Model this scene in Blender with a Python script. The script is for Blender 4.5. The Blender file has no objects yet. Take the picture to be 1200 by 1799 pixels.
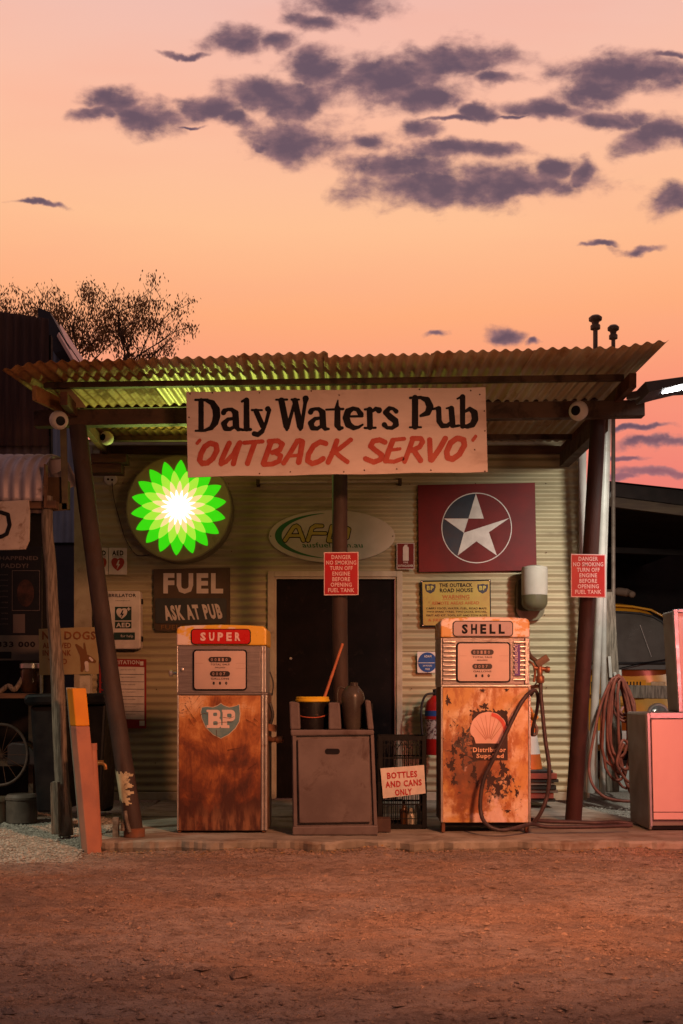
import bpy, bmesh, math, random
import numpy as np
from mathutils import Vector, Matrix, noise
random.seed(7)
S = bpy.context.scene
COL = S.collection
F = 1815.0; HZ = 1220.0; CH = 1.0          # focal length in photo pixels, horizon row, eye height above the slab
# ------------------------------------------------------------------ camera
cd = bpy.data.cameras.new('camera'); cam = bpy.data.objects.new('camera', cd); COL.objects.link(cam)
cam.location = (0, 0, CH); cam.rotation_euler = (math.radians(90), 0, 0)
cd.sensor_fit = 'VERTICAL'; cd.sensor_height = 36; cd.lens = 36*F/1799
cd.shift_y = (HZ-899.5)/1799; cd.clip_end = 3000
S.camera = cam
S.view_settings.view_transform = 'Standard'; S.view_settings.look = 'None'
S.view_settings.exposure = 0.0; S.view_settings.gamma = 1.0
# ------------------------------------------------------------------ node helper
class NT:
    def __init__(s, tree): s.t = tree; s.n = tree.nodes; s.l = tree.links
    def new(s, typ, **kw):
        n = s.n.new(typ)
        for k, v in kw.items(): setattr(n, k, v)
        return n
    def put(s, n, i, v):
        if v is None: return
        if isinstance(v, bpy.types.NodeSocket): s.l.new(v, n.inputs[i])
        else:
            d = n.inputs[i]
            if hasattr(d, 'default_value'):
                try: d.default_value = v
                except Exception: d.default_value = (*v, 1.0)
    def math(s, op, a, b=None, c=None, clamp=False):
        n = s.new('ShaderNodeMath', operation=op); n.use_clamp = clamp
        s.put(n, 0, a); s.put(n, 1, b); s.put(n, 2, c); return n.outputs[0]
    def vmath(s, op, a, b=None):
        n = s.new('ShaderNodeVectorMath', operation=op); s.put(n, 0, a); s.put(n, 1, b)
        return n.outputs['Value'] if op in ('LENGTH', 'DOT_PRODUCT') else n.outputs[0]
    def mix(s, f, a, b, blend='MIX'):
        n = s.new('ShaderNodeMix', data_type='RGBA', blend_type=blend)
        s.put(n, 0, f)
        for i, v in ((6, a), (7, b)):
            if isinstance(v, bpy.types.NodeSocket): s.l.new(v, n.inputs[i])
            else: n.inputs[i].default_value = (v[0], v[1], v[2], 1)
        return n.outputs[2]
    def noise(s, vec, scale, detail=4, rough=.55, dist=0):
        n = s.new('ShaderNodeTexNoise'); s.put(n, 'Vector', vec); n.inputs['Scale'].default_value = scale
        n.inputs['Detail'].default_value = detail; n.inputs['Roughness'].default_value = rough
        n.inputs['Distortion'].default_value = dist; return n.outputs[0]
    def ramp(s, f, lo, hi, a=0., b=1.):
        n = s.new('ShaderNodeMapRange'); n.interpolation_type = 'SMOOTHSTEP'
        s.put(n, 0, f); n.inputs[1].default_value = lo; n.inputs[2].default_value = hi
        n.inputs[3].default_value = a; n.inputs[4].default_value = b; return n.outputs[0]
    def cramp(s, f, stops):
        n = s.new('ShaderNodeValToRGB'); s.put(n, 0, f); e = n.color_ramp.elements
        while len(e) < len(stops): e.new(.5)
        for i, (p, c) in enumerate(stops): e[i].position = p; e[i].color = (*c, 1)
        return n.outputs[0]
def srgb(r, g, b):
    f = lambda c: (c/255/12.92) if c/255 <= .04045 else ((c/255+.055)/1.055)**2.4
    return (f(r), f(g), f(b))
# ------------------------------------------------------------------ dusk sky with clouds
W = bpy.data.worlds.new('World'); S.world = W; W.use_nodes = True
t = NT(W.node_tree); t.n.clear()
geo_ = t.new('ShaderNodeTexCoord'); dirv = geo_.outputs['Generated']
sep = t.new('ShaderNodeSeparateXYZ'); t.put(sep, 0, dirv); dx, dy, dz = sep.outputs
dyc = t.math('MAXIMUM', t.math('ABSOLUTE', dy), 0.12)
u = t.math('DIVIDE', dx, dyc); v = t.math('DIVIDE', dz, dyc)
uv = t.new('ShaderNodeCombineXYZ'); t.put(uv, 0, u); t.put(uv, 1, v); uvp = uv.outputs[0]
el = t.math('ARCSINE', dz)            # radians
elv = t.math('DIVIDE', el, math.pi/2, clamp=True)
grad = t.cramp(elv, [(0.0, srgb(226, 112, 104)), (0.12, srgb(240, 128, 116)), (0.17, srgb(250, 147, 120)),
                     (0.222, srgb(255, 174, 125)), (0.27, srgb(255, 193, 148)), (0.326, srgb(252, 191, 163)), (0.38, srgb(240, 190, 178)),
                     (0.55, srgb(176, 148, 154)), (1.0, srgb(140, 124, 130))])
haz = t.noise(t.vmath('MULTIPLY', uvp, (1.6, 7, 1)), 1.7, 3)
grad = t.mix(t.ramp(haz, .38, .75, 0, .22), grad, srgb(250, 168, 140))
east = t.cramp(elv, [(0.0, srgb(66, 48, 46)), (0.12, srgb(84, 62, 60)), (0.3, srgb(90, 76, 76)), (1.0, srgb(140, 124, 130))])
west = t.ramp(dy, -0.55, 0.55)
sky = t.mix(west, east, grad)
# cloud lobes: centre and radii as directions (tangent of azimuth / elevation)
lobes = [(205,184,42,20),(250,206,58,22),(165,207,34,9),(425,76,52,21),(490,76,28,14),(335,98,40,5),(600,10,62,24),(545,40,45,14),
 (560,122,48,24),(368,192,48,17),(478,172,78,23),(535,182,32,25),(412,210,34,14),(525,242,66,27),(462,252,28,8),(646,250,36,12),
 (735,225,32,16),(690,142,90,32),(785,108,84,26),(725,168,62,24),(862,138,50,10),(846,198,30,12),(800,208,70,5),(1085,130,92,27),
 (1045,160,58,20),(960,190,62,13),(1150,128,46,13),(1092,212,62,14),(1168,228,44,17),(1130,246,50,18),(700,290,78,20),(800,272,98,13),
 (760,332,118,29),(900,322,122,22),(968,294,30,17),(1020,308,22,20),(1182,350,42,20),(1055,430,34,5),(1130,440,44,7),(66,357,50,5),
 (762,585,28,6),(895,590,28,10),(946,602,11,7),(1100,752,60,5),(1150,776,70,8),(1095,800,40,5),(1160,826,70,8),(1185,100,38,7),(1085,835,36,6),(330,225,26,3),(900,205,50,4)]
g = bpy.data.node_groups.new('cloud_lobe', 'ShaderNodeTree')
for nm, tp in (('P', 'NodeSocketVector'), ('C', 'NodeSocketVector'), ('R', 'NodeSocketVector'), ('F', 'NodeSocketFloat')):
    g.interface.new_socket(name=nm, in_out='INPUT', socket_type=tp)
g.interface.new_socket(name='O', in_out='OUTPUT', socket_type='NodeSocketFloat')
gt = NT(g); gi = gt.new('NodeGroupInput'); go = gt.new('NodeGroupOutput')
d_ = gt.vmath('MULTIPLY', gt.vmath('SUBTRACT', gi.outputs[0], gi.outputs[1]), gi.outputs[2])
gt.l.new(gt.math('SMOOTH_MAX', gi.outputs[3], gt.math('SUBTRACT', 1.0, gt.vmath('LENGTH', d_)), 0.12), go.inputs[0])
wn = t.new('ShaderNodeTexNoise'); t.put(wn, 'Vector', uvp); wn.inputs['Scale'].default_value = 22; wn.inputs['Detail'].default_value = 5
warp = t.vmath('MULTIPLY', t.vmath('SUBTRACT', wn.outputs['Color'], (.5, .5, .5)), (.046, .034, 0))
pw = t.vmath('ADD', uvp, warp)
fld = -0.6
for (cx, cy, rx, ry) in lobes:
    n = t.new('ShaderNodeGroup'); n.node_tree = g; t.l.new(pw, n.inputs[0])
    n.inputs[1].default_value = ((cx-600)/F, (HZ-cy)/F, 0)
    q_ = 1.0 if ry > 8 else 1.25; n.inputs[2].default_value = (F/rx*(.64 if rx < 60 else .56)*q_, F/ry*.55*q_, 0)
    t.put(n, 3, fld); fld = n.outputs[0]
n1 = t.noise(t.vmath('MULTIPLY', uvp, (1, 1.5, 1)), 24, 9, .6, .15)
dens = t.math('ADD', fld, t.math('MULTIPLY', t.math('SUBTRACT', n1, .5), 1.55))
raw = dens
dens = t.ramp(dens, -.06, .58)
front = t.ramp(dy, .2, .3)
dens = t.math('MULTIPLY', dens, front)
# the same kind of cloud elsewhere round the sky
n2 = t.noise(t.vmath('MULTIPLY', dirv, (1, 1, 2.6)), 3.4, 6, .55)
dens2 = t.math('MULTIPLY', t.ramp(n2, .6, .7), t.math('SUBTRACT', 1.0, front))
dens = t.math('MULTIPLY', t.math('MAXIMUM', dens, dens2), .95)
cc = t.mix(t.ramp(t.math('ADD', raw, t.math('MULTIPLY', t.math('SUBTRACT', t.noise(t.vmath('MULTIPLY', uvp, (1, 1.8, 1)), 34, 6), .5), 1.6)), .05, .95), srgb(150, 112, 116), srgb(92, 76, 94))
low = t.ramp(el, .12, .26); cc = t.mix(low, srgb(200, 120, 124), cc)
cc = t.mix(west, t.mix(.5, cc, srgb(80, 62, 74)), cc)
sky = t.mix(dens, sky, cc)
sky = t.mix(t.ramp(dz, -.02, 0), srgb(60, 40, 34), sky)
bg = t.new('ShaderNodeBackground'); t.put(bg, 0, sky); bg.inputs[1].default_value = 1.0
wo = t.new('ShaderNodeOutputWorld'); t.l.new(bg.outputs[0], wo.inputs[0])
# ------------------------------------------------------------------ lamps of the place
def lamp(name, kind, loc, target, power, color, **kw):
    l = bpy.data.lights.new(name, kind); l.energy = power; l.color = color
    for k, v_ in kw.items(): setattr(l, k, v_)
    o = bpy.data.objects.new(name, l); COL.objects.link(o); o.location = loc
    o.rotation_euler = (Vector(target)-Vector(loc)).to_track_quat('-Z', 'Y').to_euler(); return o
# red and orange pub lights beyond the frame, behind and to the right of the camera
lamp('pub_neon_lamp', 'SPOT', (2.3, 2.6, 3.3), (0.1, 6.5, 0.1), 1600, (1.0, .375, .18), spot_size=math.radians(78), spot_blend=1, shadow_soft_size=.3)
lamp('pub_pink_lamp', 'SPOT', (3.6, 3.6, 1.5), (2.6, 7.6, 0.7), 500, (1.0, .20, .17), spot_size=math.radians(50), spot_blend=1, shadow_soft_size=.3)
lamp('pub_string_lamp', 'SPOT', (2.9, 0.9, 1.0), (0.0, 7.2, 2.5), 280, (1.0, .56, .27), spot_size=math.radians(50), spot_blend=1, shadow_soft_size=.4)
lamp('yard_lamp', 'SPOT', (-5.0, 5.2, 3.8), (-2.5, 7.4, 0), 620, (.9, .95, .72), spot_size=math.radians(34), spot_blend=1, shadow_soft_size=.12)
for _k, _x in enumerate((-1.75, -1.45, -1.15)):
    lamp('round_sign_lamp', 'SPOT', (_x, 9.25, 2.55+.12*(_k == 1)), (_x+.45, 7.9, 3.9), 30, (.74, 1.0, .18), spot_size=math.radians(118), spot_blend=.9, shadow_soft_size=0)
# ------------------------------------------------------------------ geometry helpers
def P(px, py, Y): return Vector(((px-600)*Y/F, Y, CH-(py-HZ)*Y/F))
def box(x0, x1, y0, y1, z0, z1):
    v = [(x, y, z) for z in (z0, z1) for y in (y0, y1) for x in (x0, x1)]
    return (v, [(0, 2, 3, 1), (4, 5, 7, 6), (0, 1, 5, 4), (2, 6, 7, 3), (0, 4, 6, 2), (1, 3, 7, 5)])
def pbox(px0, py0, px1, py1, Yf, Yb):
    a = P(px0, py1, Yf); b = P(px1, py0, Yf); return box(a.x, b.x, Yf, Yb, a.z, b.z)
def prism(pts, Yf, Yb, ref=None):
    ref = ref or Yf; q = [P(x, y, ref) for x, y in pts]; n = len(q)
    v = [(p.x, Yf, p.z) for p in q]+[(p.x, Yb, p.z) for p in q]
    f = [tuple(range(n)), tuple(range(2*n-1, n-1, -1))]+[(i, (i+1) % n, n+(i+1) % n, n+i) for i in range(n)]
    return (v, f)
def flat(pts, Y, ref=None):
    ref = ref or Y; q = [P(x, y, ref) for x, y in pts]
    a = sum(q[i].x*q[(i+1) % len(q)].z-q[(i+1) % len(q)].x*q[i].z for i in range(len(q)))
    if a < 0: q.reverse()
    return ([(p.x, Y, p.z) for p in q], [tuple(range(len(q)))])
def rrect(x0, y0, x1, y1, r, n=5):
    o = []
    for cx, cy, a0 in ((x1-r, y0+r, -90), (x1-r, y1-r, 0), (x0+r, y1-r, 90), (x0+r, y0+r, 180)):
        for k in range(n+1):
            a = math.radians(a0+90*k/n); o.append((cx+r*math.cos(a), cy+r*math.sin(a)))
    return o
def ell(cx, cy, rx, ry, n=40, a0=0): return [(cx+rx*math.cos(2*math.pi*k/n+a0), cy+ry*math.sin(2*math.pi*k/n+a0)) for k in range(n)]
def tube(path, r, seg=8, closed=False):
    p = [Vector(q) for q in path]; n = len(p); rr = r if isinstance(r, (list, tuple)) else [r]*n
    v = []; f = []; up = Vector((0.13, .31, 1)).normalized(); nrm = None
    for i in range(n):
        if closed: d = p[(i+1) % n]-p[i-1]
        else: d = p[min(i+1, n-1)]-p[max(i-1, 0)]
        d.normalize()
        if nrm is None: nrm = d.cross(up) if abs(d.dot(up)) < .95 else d.cross(Vector((1, 0, 0)))
        nrm = (nrm-d*nrm.dot(d)).normalized(); bn = d.cross(nrm)
        for k in range(seg):
            a = 2*math.pi*k/seg; v.append(tuple(p[i]+(nrm*math.cos(a)+bn*math.sin(a))*rr[i]))
    for i in range(n if closed else n-1):
        j = (i+1) % n
        for k in range(seg): f.append((i*seg+k, i*seg+(k+1) % seg, j*seg+(k+1) % seg, j*seg+k))
    if not closed: f.append(tuple(range(seg-1, -1, -1))); f.append(tuple((n-1)*seg+k for k in range(seg)))
    return (v, f)
def lathe(prof, c, seg=20, axis=Vector((0, 0, 1))):
    q = axis.normalized().to_track_quat('Z', 'Y'); v = []; f = []; n = len(prof); c = Vector(c)
    for (r, z) in prof:
        for k in range(seg):
            a = 2*math.pi*k/seg; v.append(tuple(c+q @ Vector((r*math.cos(a), r*math.sin(a), z))))
    for i in range(n-1):
        for k in range(seg): f.append((i*seg+k, i*seg+(k+1) % seg, (i+1)*seg+(k+1) % seg, (i+1)*seg+k))
    f.append(tuple(range(seg-1, -1, -1))); f.append(tuple((n-1)*seg+k for k in range(seg)))
    return (v, f)
def bar(a, b, w, h, up=(0, 0, 1)):
    a = Vector(a); b = Vector(b); d = (b-a).normalized(); s = d.cross(Vector(up))
    if s.length < 1e-3: s = d.cross(Vector((0, 1, 0)))
    s.normalize(); n = s.cross(d)
    v = [tuple(p+s*i*w/2+n*j*h/2) for p in (a, b) for i, j in ((-1, -1), (1, -1), (1, 1), (-1, 1))]
    return (v, [(3, 2, 1, 0), (4, 5, 6, 7), (0, 1, 5, 4), (1, 2, 6, 5), (2, 3, 7, 6), (3, 0, 4, 7)])
def smoothpath(pts, n=6):
    p = [Vector(q) for q in pts]; o = []
    for i in range(len(p)-1):
        a = p[max(i-1, 0)]; b = p[i]; c = p[i+1]; d = p[min(i+2, len(p)-1)]
        for k in range(n):
            s = k/n; o.append(.5*((2*b)+(c-a)*s+(2*a-5*b+4*c-d)*s*s+(3*b-a-3*c+d)*s**3))
    o.append(p[-1]); return o
def corr(O, U, V, waves, amp=.009, N=None, segU=8, segV=1, th=.0015, jit=0, sag=None):
    """corrugated sheet: waves along U, straight along V, offset along N"""
    O, U, V = Vector(O), Vector(U), Vector(V); N = Vector(N).normalized() if N else U.cross(V).normalized()
    nu = int(waves*segU); v = []; f = []
    for s in (0, 1):
        for j in range(segV+1):
            for i in range(nu+1):
                a = i/nu; b = j/segV
                off = amp*math.sin(2*math.pi*waves*a)+(-th if s else 0)
                if sag: off += sag(a, b)
                v.append(tuple(O+U*a+V*b+N*off))
    m = (nu+1)*(segV+1)
    for j in range(segV):
        for i in range(nu):
            q = j*(nu+1)+i; f.append((q, q+1, q+nu+2, q+nu+1)); f.append((m+q+nu+1, m+q+nu+2, m+q+1, m+q))
    for i in range(nu):
        f.append((i+1, i, m+i, m+i+1)); q = segV*(nu+1)+i; f.append((q, q+1, m+q+1, m+q))
    for j in range(segV):
        q = j*(nu+1); f.append((q, q+nu+1, m+q+nu+1, m+q)); q += nu; f.append((q+nu+1, q, m+q, m+q+nu+1))
    return (v, f)
def obj(name, geos, mat, parent=None, smooth=False, bevel=0, label=None, cat=None, group=None, kind=None, fix=True):
    if isinstance(geos, tuple): geos = [geos]
    V = []; Fc = []
    for v, f in geos:
        o = len(V); V += [tuple(q) for q in v]; Fc += [tuple(i+o for i in q) for q in f]
    A = np.array(V); c = (A.min(0)+A.max(0))/2
    if parent is None and kind is None: c[2] = A.min(0)[2]
    me = bpy.data.meshes.new(name); me.from_pydata([tuple(q) for q in (A-c)], [], Fc); me.update()
    if fix:
        bm = bmesh.new(); bm.from_mesh(me); bmesh.ops.recalc_face_normals(bm, faces=bm.faces); bm.to_mesh(me); bm.free()
    if smooth: me.shade_smooth() if smooth is True else me.shade_auto_smooth() if hasattr(me, 'shade_auto_smooth') else None
    if mat: me.materials.append(mat)
    o = bpy.data.objects.new(name, me); COL.objects.link(o)
    if parent is not None:
        o.parent = parent; w = Vector((0, 0, 0)); q = parent
        while q: w += q.location; q = q.parent
        o.location = Vector(c)-w
    else: o.location = Vector(c)
    if smooth is not True and smooth:
        me.shade_smooth(); me.set_sharp_from_angle(angle=math.radians(smooth))
    if bevel:
        m = o.modifiers.new('bevel', 'BEVEL'); m.width = bevel; m.segments = 2; m.limit_method = 'ANGLE'; m.angle_limit = math.radians(40)
    tag(o, label, cat, group, kind); return o
def tag(o, label=None, cat=None, group=None, kind=None):
    for k, v_ in (('label', label), ('category', cat), ('group', group), ('kind', kind)):
        if v_: o[k] = v_
    return o
def each(name, geos, *a, **k): return [obj(name, g_, *a, **k) for g_ in geos]
def thing(name, loc, label, cat, group=None):
    o = bpy.data.objects.new(name, None); COL.objects.link(o); o.location = loc; o.empty_display_size = .1
    return tag(o, label, cat, group)
# text: built-in font turned into mesh, fitted to a pixel box at depth Y
def text(parent, s, x0, y0, x1, y1, Y, mat, bold=0.0, name='lettering', rot=0, shear=0, ref=None, spacing=1.0):
    cu = bpy.data.curves.new('txt', 'FONT'); cu.body = s; cu.offset = bold; cu.resolution_u = 2; cu.space_character = spacing
    cu.space_character = spacing*(1+bold*4.2); ob = bpy.data.objects.new('txt', cu); COL.objects.link(ob)
    dg = bpy.context.evaluated_depsgraph_get(); me = bpy.data.meshes.new_from_object(ob.evaluated_get(dg))
    V = np.array([q.co[:] for q in me.vertices]); Fc = [tuple(p.vertices) for p in me.polygons]
    bpy.data.objects.remove(ob); bpy.data.curves.remove(cu); bpy.data.meshes.remove(me)
    mn, mx = V.min(0), V.max(0); a = (V[:, 0]-mn[0])/(mx[0]-mn[0]); b = (V[:, 1]-mn[1])/(mx[1]-mn[1])
    X = x0+a*(x1-x0); Z = y1-b*(y1-y0)
    X = X+shear*(b-.5)*(y1-y0)
    if rot:
        cx, cy = (x0+x1)/2, (y0+y1)/2; r = math.radians(rot); X, Z = cx+(X-cx)*math.cos(r)-(Z-cy)*math.sin(r), cy+(X-cx)*math.sin(r)+(Z-cy)*math.cos(r)
    ref = ref or Y
    v = [((px-600)*ref/F, Y, CH-(py-HZ)*ref/F) for px, py in zip(X, Z)]
    return obj(name, (v, Fc), mat, parent, fix=False)
# shapes from a signed field, as clean outlines
def field(fn, x0, y0, x1, y1, step, Y, ref=None):
    xs = np.arange(x0, x1+step, step); ys = np.arange(y0, y1+step, step); X, Yg = np.meshgrid(xs, ys); D = fn(X, Yg)
    ref = ref or Y; v = []; f = []; cache = {}
    def vert(x, y):
        k = (round(x, 4), round(y, 4))
        if k not in cache: cache[k] = len(v); v.append(((x-600)*ref/F, Y, CH-(y-HZ)*ref/F))
        return cache[k]
    for j in range(len(ys)-1):
        run = None
        for i in range(len(xs)-1):
            c = [(i, j), (i, j+1), (i+1, j+1), (i+1, j)]; d = [D[b, a] for a, b in c]; ins = [q < 0 for q in d]
            if all(ins):
                if run is None: run = i
                continue
            if run is not None:
                f.append((vert(xs[run], ys[j]), vert(xs[run], ys[j+1]), vert(xs[i], ys[j+1]), vert(xs[i], ys[j]))); run = None
            if not any(ins): continue
            poly = []
            for k in range(4):
                a, b = c[k], c[(k+1) % 4]
                if ins[k]: poly.append(vert(xs[a[0]], ys[a[1]]))
                if ins[k] != ins[(k+1) % 4]:
                    s = d[k]/(d[k]-d[(k+1) % 4]); poly.append(vert(xs[a[0]]+s*(xs[b[0]]-xs[a[0]]), ys[a[1]]+s*(ys[b[1]]-ys[a[1]])))
            poly = list(dict.fromkeys(poly))
            if len(poly) > 2: f.append(tuple(poly))
        if run is not None:
            i = len(xs)-1; f.append((vert(xs[run], ys[j]), vert(xs[run], ys[j+1]), vert(xs[i], ys[j+1]), vert(xs[i], ys[j])))
    return (v, f)
def strokes(S_):
    segs = []
    for st in S_:
        for a, b in zip(st[:-1], st[1:]): segs.append((a, b))
    def fn(X, Y):
        D = np.full(X.shape, 1e3)
        for (ax, ay, ar), (bx, by, br) in segs:
            L = (bx-ax)**2+(by-ay)**2+1e-9; s = np.clip(((X-ax)*(bx-ax)+(Y-ay)*(by-ay))/L, 0, 1)
            D = np.minimum(D, np.hypot(X-ax-s*(bx-ax), Y-ay-s*(by-ay))-(ar+(br-ar)*s))
        return D
    return fn
# ------------------------------------------------------------------ materials
MC = {}
def M(name, c1, c2=None, scale=6, rough=.7, metal=0., bump=.15, bscale=None, stretch=(1, 1, 1), dirt=None, dscale=3, damt=.5, spec=.25, thr=(.35, .65), dstretch=(1, 1, 1), coat=0):
    if name in MC: return MC[name]
    m = bpy.data.materials.new(name); m.use_nodes = True; t = NT(m.node_tree); b = t.n['Principled BSDF']
    tc = t.new('ShaderNodeTexCoord').outputs['Object']; vec = t.vmath('MULTIPLY', tc, stretch)
    col = c1
    if c2 is not None: col = t.mix(t.ramp(t.noise(vec, scale, 6, .6), *thr), c1, c2)
    if dirt is not None:
        dv = t.vmath('MULTIPLY', tc, dstretch)
        dm = t.ramp(t.noise(t.vmath('ADD', dv, (3.1, 7.7, 1.3)), dscale, 8, .68, .4), .62-.3*damt, .78-.25*damt)
        col = t.mix(t.math('MULTIPLY', dm, .9), col, dirt); t.put(b, 'Roughness', t.math('ADD', t.math('MULTIPLY', dm, .25), rough-.05, clamp=True))
        if metal: t.put(b, 'Metallic', t.math('MULTIPLY', t.math('SUBTRACT', 1., dm), metal))
    else:
        t.put(b, 'Roughness', t.ramp(t.noise(vec, scale*2.3, 4), .2, .8, rough-.1, min(1, rough+.1))); b.inputs['Metallic'].default_value = metal
    t.put(b, 'Base Color', col); b.inputs['Specular IOR Level'].default_value = spec
    if coat: b.inputs['Coat Weight'].default_value = coat; b.inputs['Coat Roughness'].default_value = .15
    if bump:
        bp = t.new('ShaderNodeBump'); bp.inputs['Strength'].default_value = min(1, bump*2); bp.inputs['Distance'].default_value = .004
        t.put(bp, 'Height', t.noise(vec, bscale or scale*6, 6, .65)); t.l.new(bp.outputs[0], b.inputs['Normal'])
    MC[name] = m; return m
def E(name, col, st=1.0):
    if name in MC: return MC[name]
    m = bpy.data.materials.new(name); m.use_nodes = True; b = m.node_tree.nodes['Principled BSDF']
    t = NT(m.node_tree); tc = t.new('ShaderNodeTexCoord').outputs['Object']
    f = t.ramp(t.noise(tc, 9, 4), .3, .7, .85, 1.05); cc = t.mix(1.0, (*col,), t.mix(f, (.8, .8, .8), (1, 1, 1)), 'MULTIPLY')
    b.inputs['Base Color'].default_value = (col[0]*.5, col[1]*.5, col[2]*.5, 1); t.put(b, 'Emission Color', cc); b.inputs['Emission Strength'].default_value = st
    MC[name] = m; return m
rustc = (.16, .055, .02); rustd = (.055, .022, .012)
m_steel_rust = M('rusty_steel', (.085, .04, .026), (.15, .062, .032), 9, .75, .2, .3, dirt=(.05, .026, .018), dscale=5)
m_beam = M('painted_beam', (.06, .035, .025), (.1, .055, .035), 5, .7, 0, .2, stretch=(.4, 1, 1), dirt=(.03, .02, .015), dscale=6)
m_roof = M('weathered_roof_iron', (.50, .40, .26), (.40, .25, .13), 2.2, .55, .35, .12, stretch=(1, .35, 1), dirt=(.25, .12, .05), dscale=2.6, damt=.35, dstretch=(1.6, .4, 1))
m_roof_rust = M('rusted_roof_iron', (.40, .2, .075), (.28, .13, .05), 4, .75, .1, .25, dirt=(.16, .07, .03), dscale=4)
m_wall = M('cream_wall_iron', (.41, .355, .215), (.31, .265, .16), 1.6, .55, .1, .08, bscale=20, stretch=(.5, 1, 1.4), dirt=(.17, .125, .075), dscale=2.2, damt=.3, dstretch=(.45, 1, 1.8))
m_trim = M('cream_trim', (.42, .37, .27), (.33, .28, .2), 5, .6, 0, .1, dirt=(.15, .11, .07), dscale=6, damt=.2)
m_white = M('old_white_paint', (.62, .58, .52), (.5, .46, .41), 4, .5, 0, .08, dirt=(.2, .15, .1), dscale=7, damt=.12)
m_pvc = M('white_pvc', (.40, .39, .35), (.30, .29, .26), 3, .4, 0, .03, dirt=(.25, .2, .15), dscale=8, damt=.15)
m_dark = M('dark_door', (.005, .004, .004), (.009, .006, .006), 4, .8, 0, .08, dirt=(.03, .02, .018), dscale=9, damt=.1, spec=.08)
m_black = M('black_plastic', (.004, .004, .005), (.008, .008, .008), 6, .5, 0, .06, spec=.15)
m_rubber = M('black_rubber', (.02, .018, .017), (.035, .03, .028), 12, .5, 0, .1)
m_chrome = M('worn_chrome', (.62, .57, .53), (.5, .45, .41), 8, .36, .7, .1, dirt=(.2, .12, .08), dscale=9, damt=.25)
m_brushed = M('brushed_panel', (.26, .22, .21), (.19, .16, .155), 7, .42, .5, .15, stretch=(1, 1, 14), dirt=(.1, .06, .04), dscale=5, damt=.12)
m_wood = M('grey_timber', (.2, .165, .125), (.1, .08, .06), 14, .85, 0, .6, stretch=(5, 5, .5), bscale=30, thr=(.4, .6))
m_wood_red = M('brown_timber', (.13, .07, .04), (.08, .045, .03), 9, .8, 0, .35, stretch=(.5, 3, 3), bscale=20)
m_ink = M('black_sign_paint', (.008, .007, .010), (.014, .012, .014), 6, .6, 0, .04, spec=.1)
# ------------------------------------------------------------------ ground
def fb(x, y, s, o=4): return noise.fractal(Vector((x*s, y*s, 3.7)), 1.0, 2.0, o, noise_basis='PERLIN_ORIGINAL')
def axis(lo, hi, step, far):
    a = list(np.arange(lo, hi+1e-6, step)); d = step*2; q = hi
    while q < far: q += d; d *= 1.35; a.append(q)
    d = step*2; q = lo; pre = []
    while q > -far: q -= d; d *= 1.35; pre.append(q)
    return pre[::-1]+a
xs = axis(-3.4, 3.4, .02, 400); ys = axis(2.9, 7.5, .018, 400)
def gz(x, y):
    k = 1/(1+max(0, abs(x)-3.4)+max(0, y-7.5)+max(0, 2.9-y))
    z = -.075+k*(.012*noise.noise(Vector((x*.35, y*1.9, 0)))+.014*fb(x*.6, y, 2.2, 3)+.015*fb(x*.75, y, 8, 4)+.006*fb(x, y, 22, 2))
    for yc, wd in ((5.62+.10*x, .11), (5.05-.07*x, .12), (4.25+.13*x, .12), (6.35+.03*x, .10)):
        q = (y-yc)/wd
        if abs(q) < 2: z -= k*.018*math.exp(-q*q*2)*(.65+.35*math.sin(x*52+3*q))+k*.010*math.exp(-(abs(q)-1.2)**2*8)
    z += .055*max(0, noise.noise(Vector((x*2.3, 5, 0)))+.15)*math.exp(-((y-6.99)/.09)**2)
    if x < -1.75: z += .045*min(1, (-1.75-x)*2)*min(1, max(0, (y-6.6)*1.5))
    return z
vv = [(x, y, gz(x, y) if -3.5 < x < 3.5 and 2.8 < y < 7.6 else gz(x, y)) for y in ys for x in xs]
nx = len(xs); ff = [(j*nx+i, j*nx+i+1, (j+1)*nx+i+1, (j+1)*nx+i) for j in range(len(ys)-1) for i in range(nx-1)]
def dirtmat():
    m = bpy.data.materials.new('red_dirt'); m.use_nodes = True; t = NT(m.node_tree); b = t.n['Principled BSDF']
    p = t.new('ShaderNodeNewGeometry').outputs['Position']
    a = t.noise(t.vmath('MULTIPLY', p, (.35, 1.1, 1)), 2.2, 6, .6, .3); c = t.noise(t.vmath('MULTIPLY', p, (.7, 1.5, 1)), 11, 8, .7); d = t.noise(p, 90, 4, .7)
    a2 = t.noise(t.vmath('MULTIPLY', t.vmath('ADD', p, (11, 5, 0)), (.5, 1.3, 1)), 1.6, 5, .6, .6)
    col = t.mix(t.ramp(a, .38, .62), (.56, .42, .35), (.38, .265, .21)); col = t.mix(t.ramp(a2, .48, .62, 0, .8), col, (.54, .33, .22)); col = t.mix(t.ramp(a2, .46, .32, 0, .7), col, (.42, .35, .32)); col = t.mix(t.ramp(c, .42, .68, 0, .75), col, (.19, .125, .095))
    col = t.mix(t.ramp(d, .52, .66, 0, .8), col, (.5, .38, .3)); col = t.mix(t.ramp(t.noise(p, 60, 5, .7), .56, .68, 0, .75), col, (.1, .06, .045)); t.put(b, 'Base Color', col); b.inputs['Roughness'].default_value = .95
    b.inputs['Specular IOR Level'].default_value = .15
    bp = t.new('ShaderNodeBump'); bp.inputs['Distance'].default_value = .03; bp.inputs['Strength'].default_value = 1
    h = t.math('ADD', t.math('MULTIPLY', t.noise(t.vmath('MULTIPLY', p, (.8, 1.2, 1)), 17, 9, .8), 2.2), t.math('MULTIPLY', d, .5)); t.put(bp, 'Height', h); t.l.new(bp.outputs[0], b.inputs['Normal'])
    return m
m_dirt = dirtmat()
gro = obj('ground', (vv, ff), m_dirt, kind='structure', smooth=True, fix=False)
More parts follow.
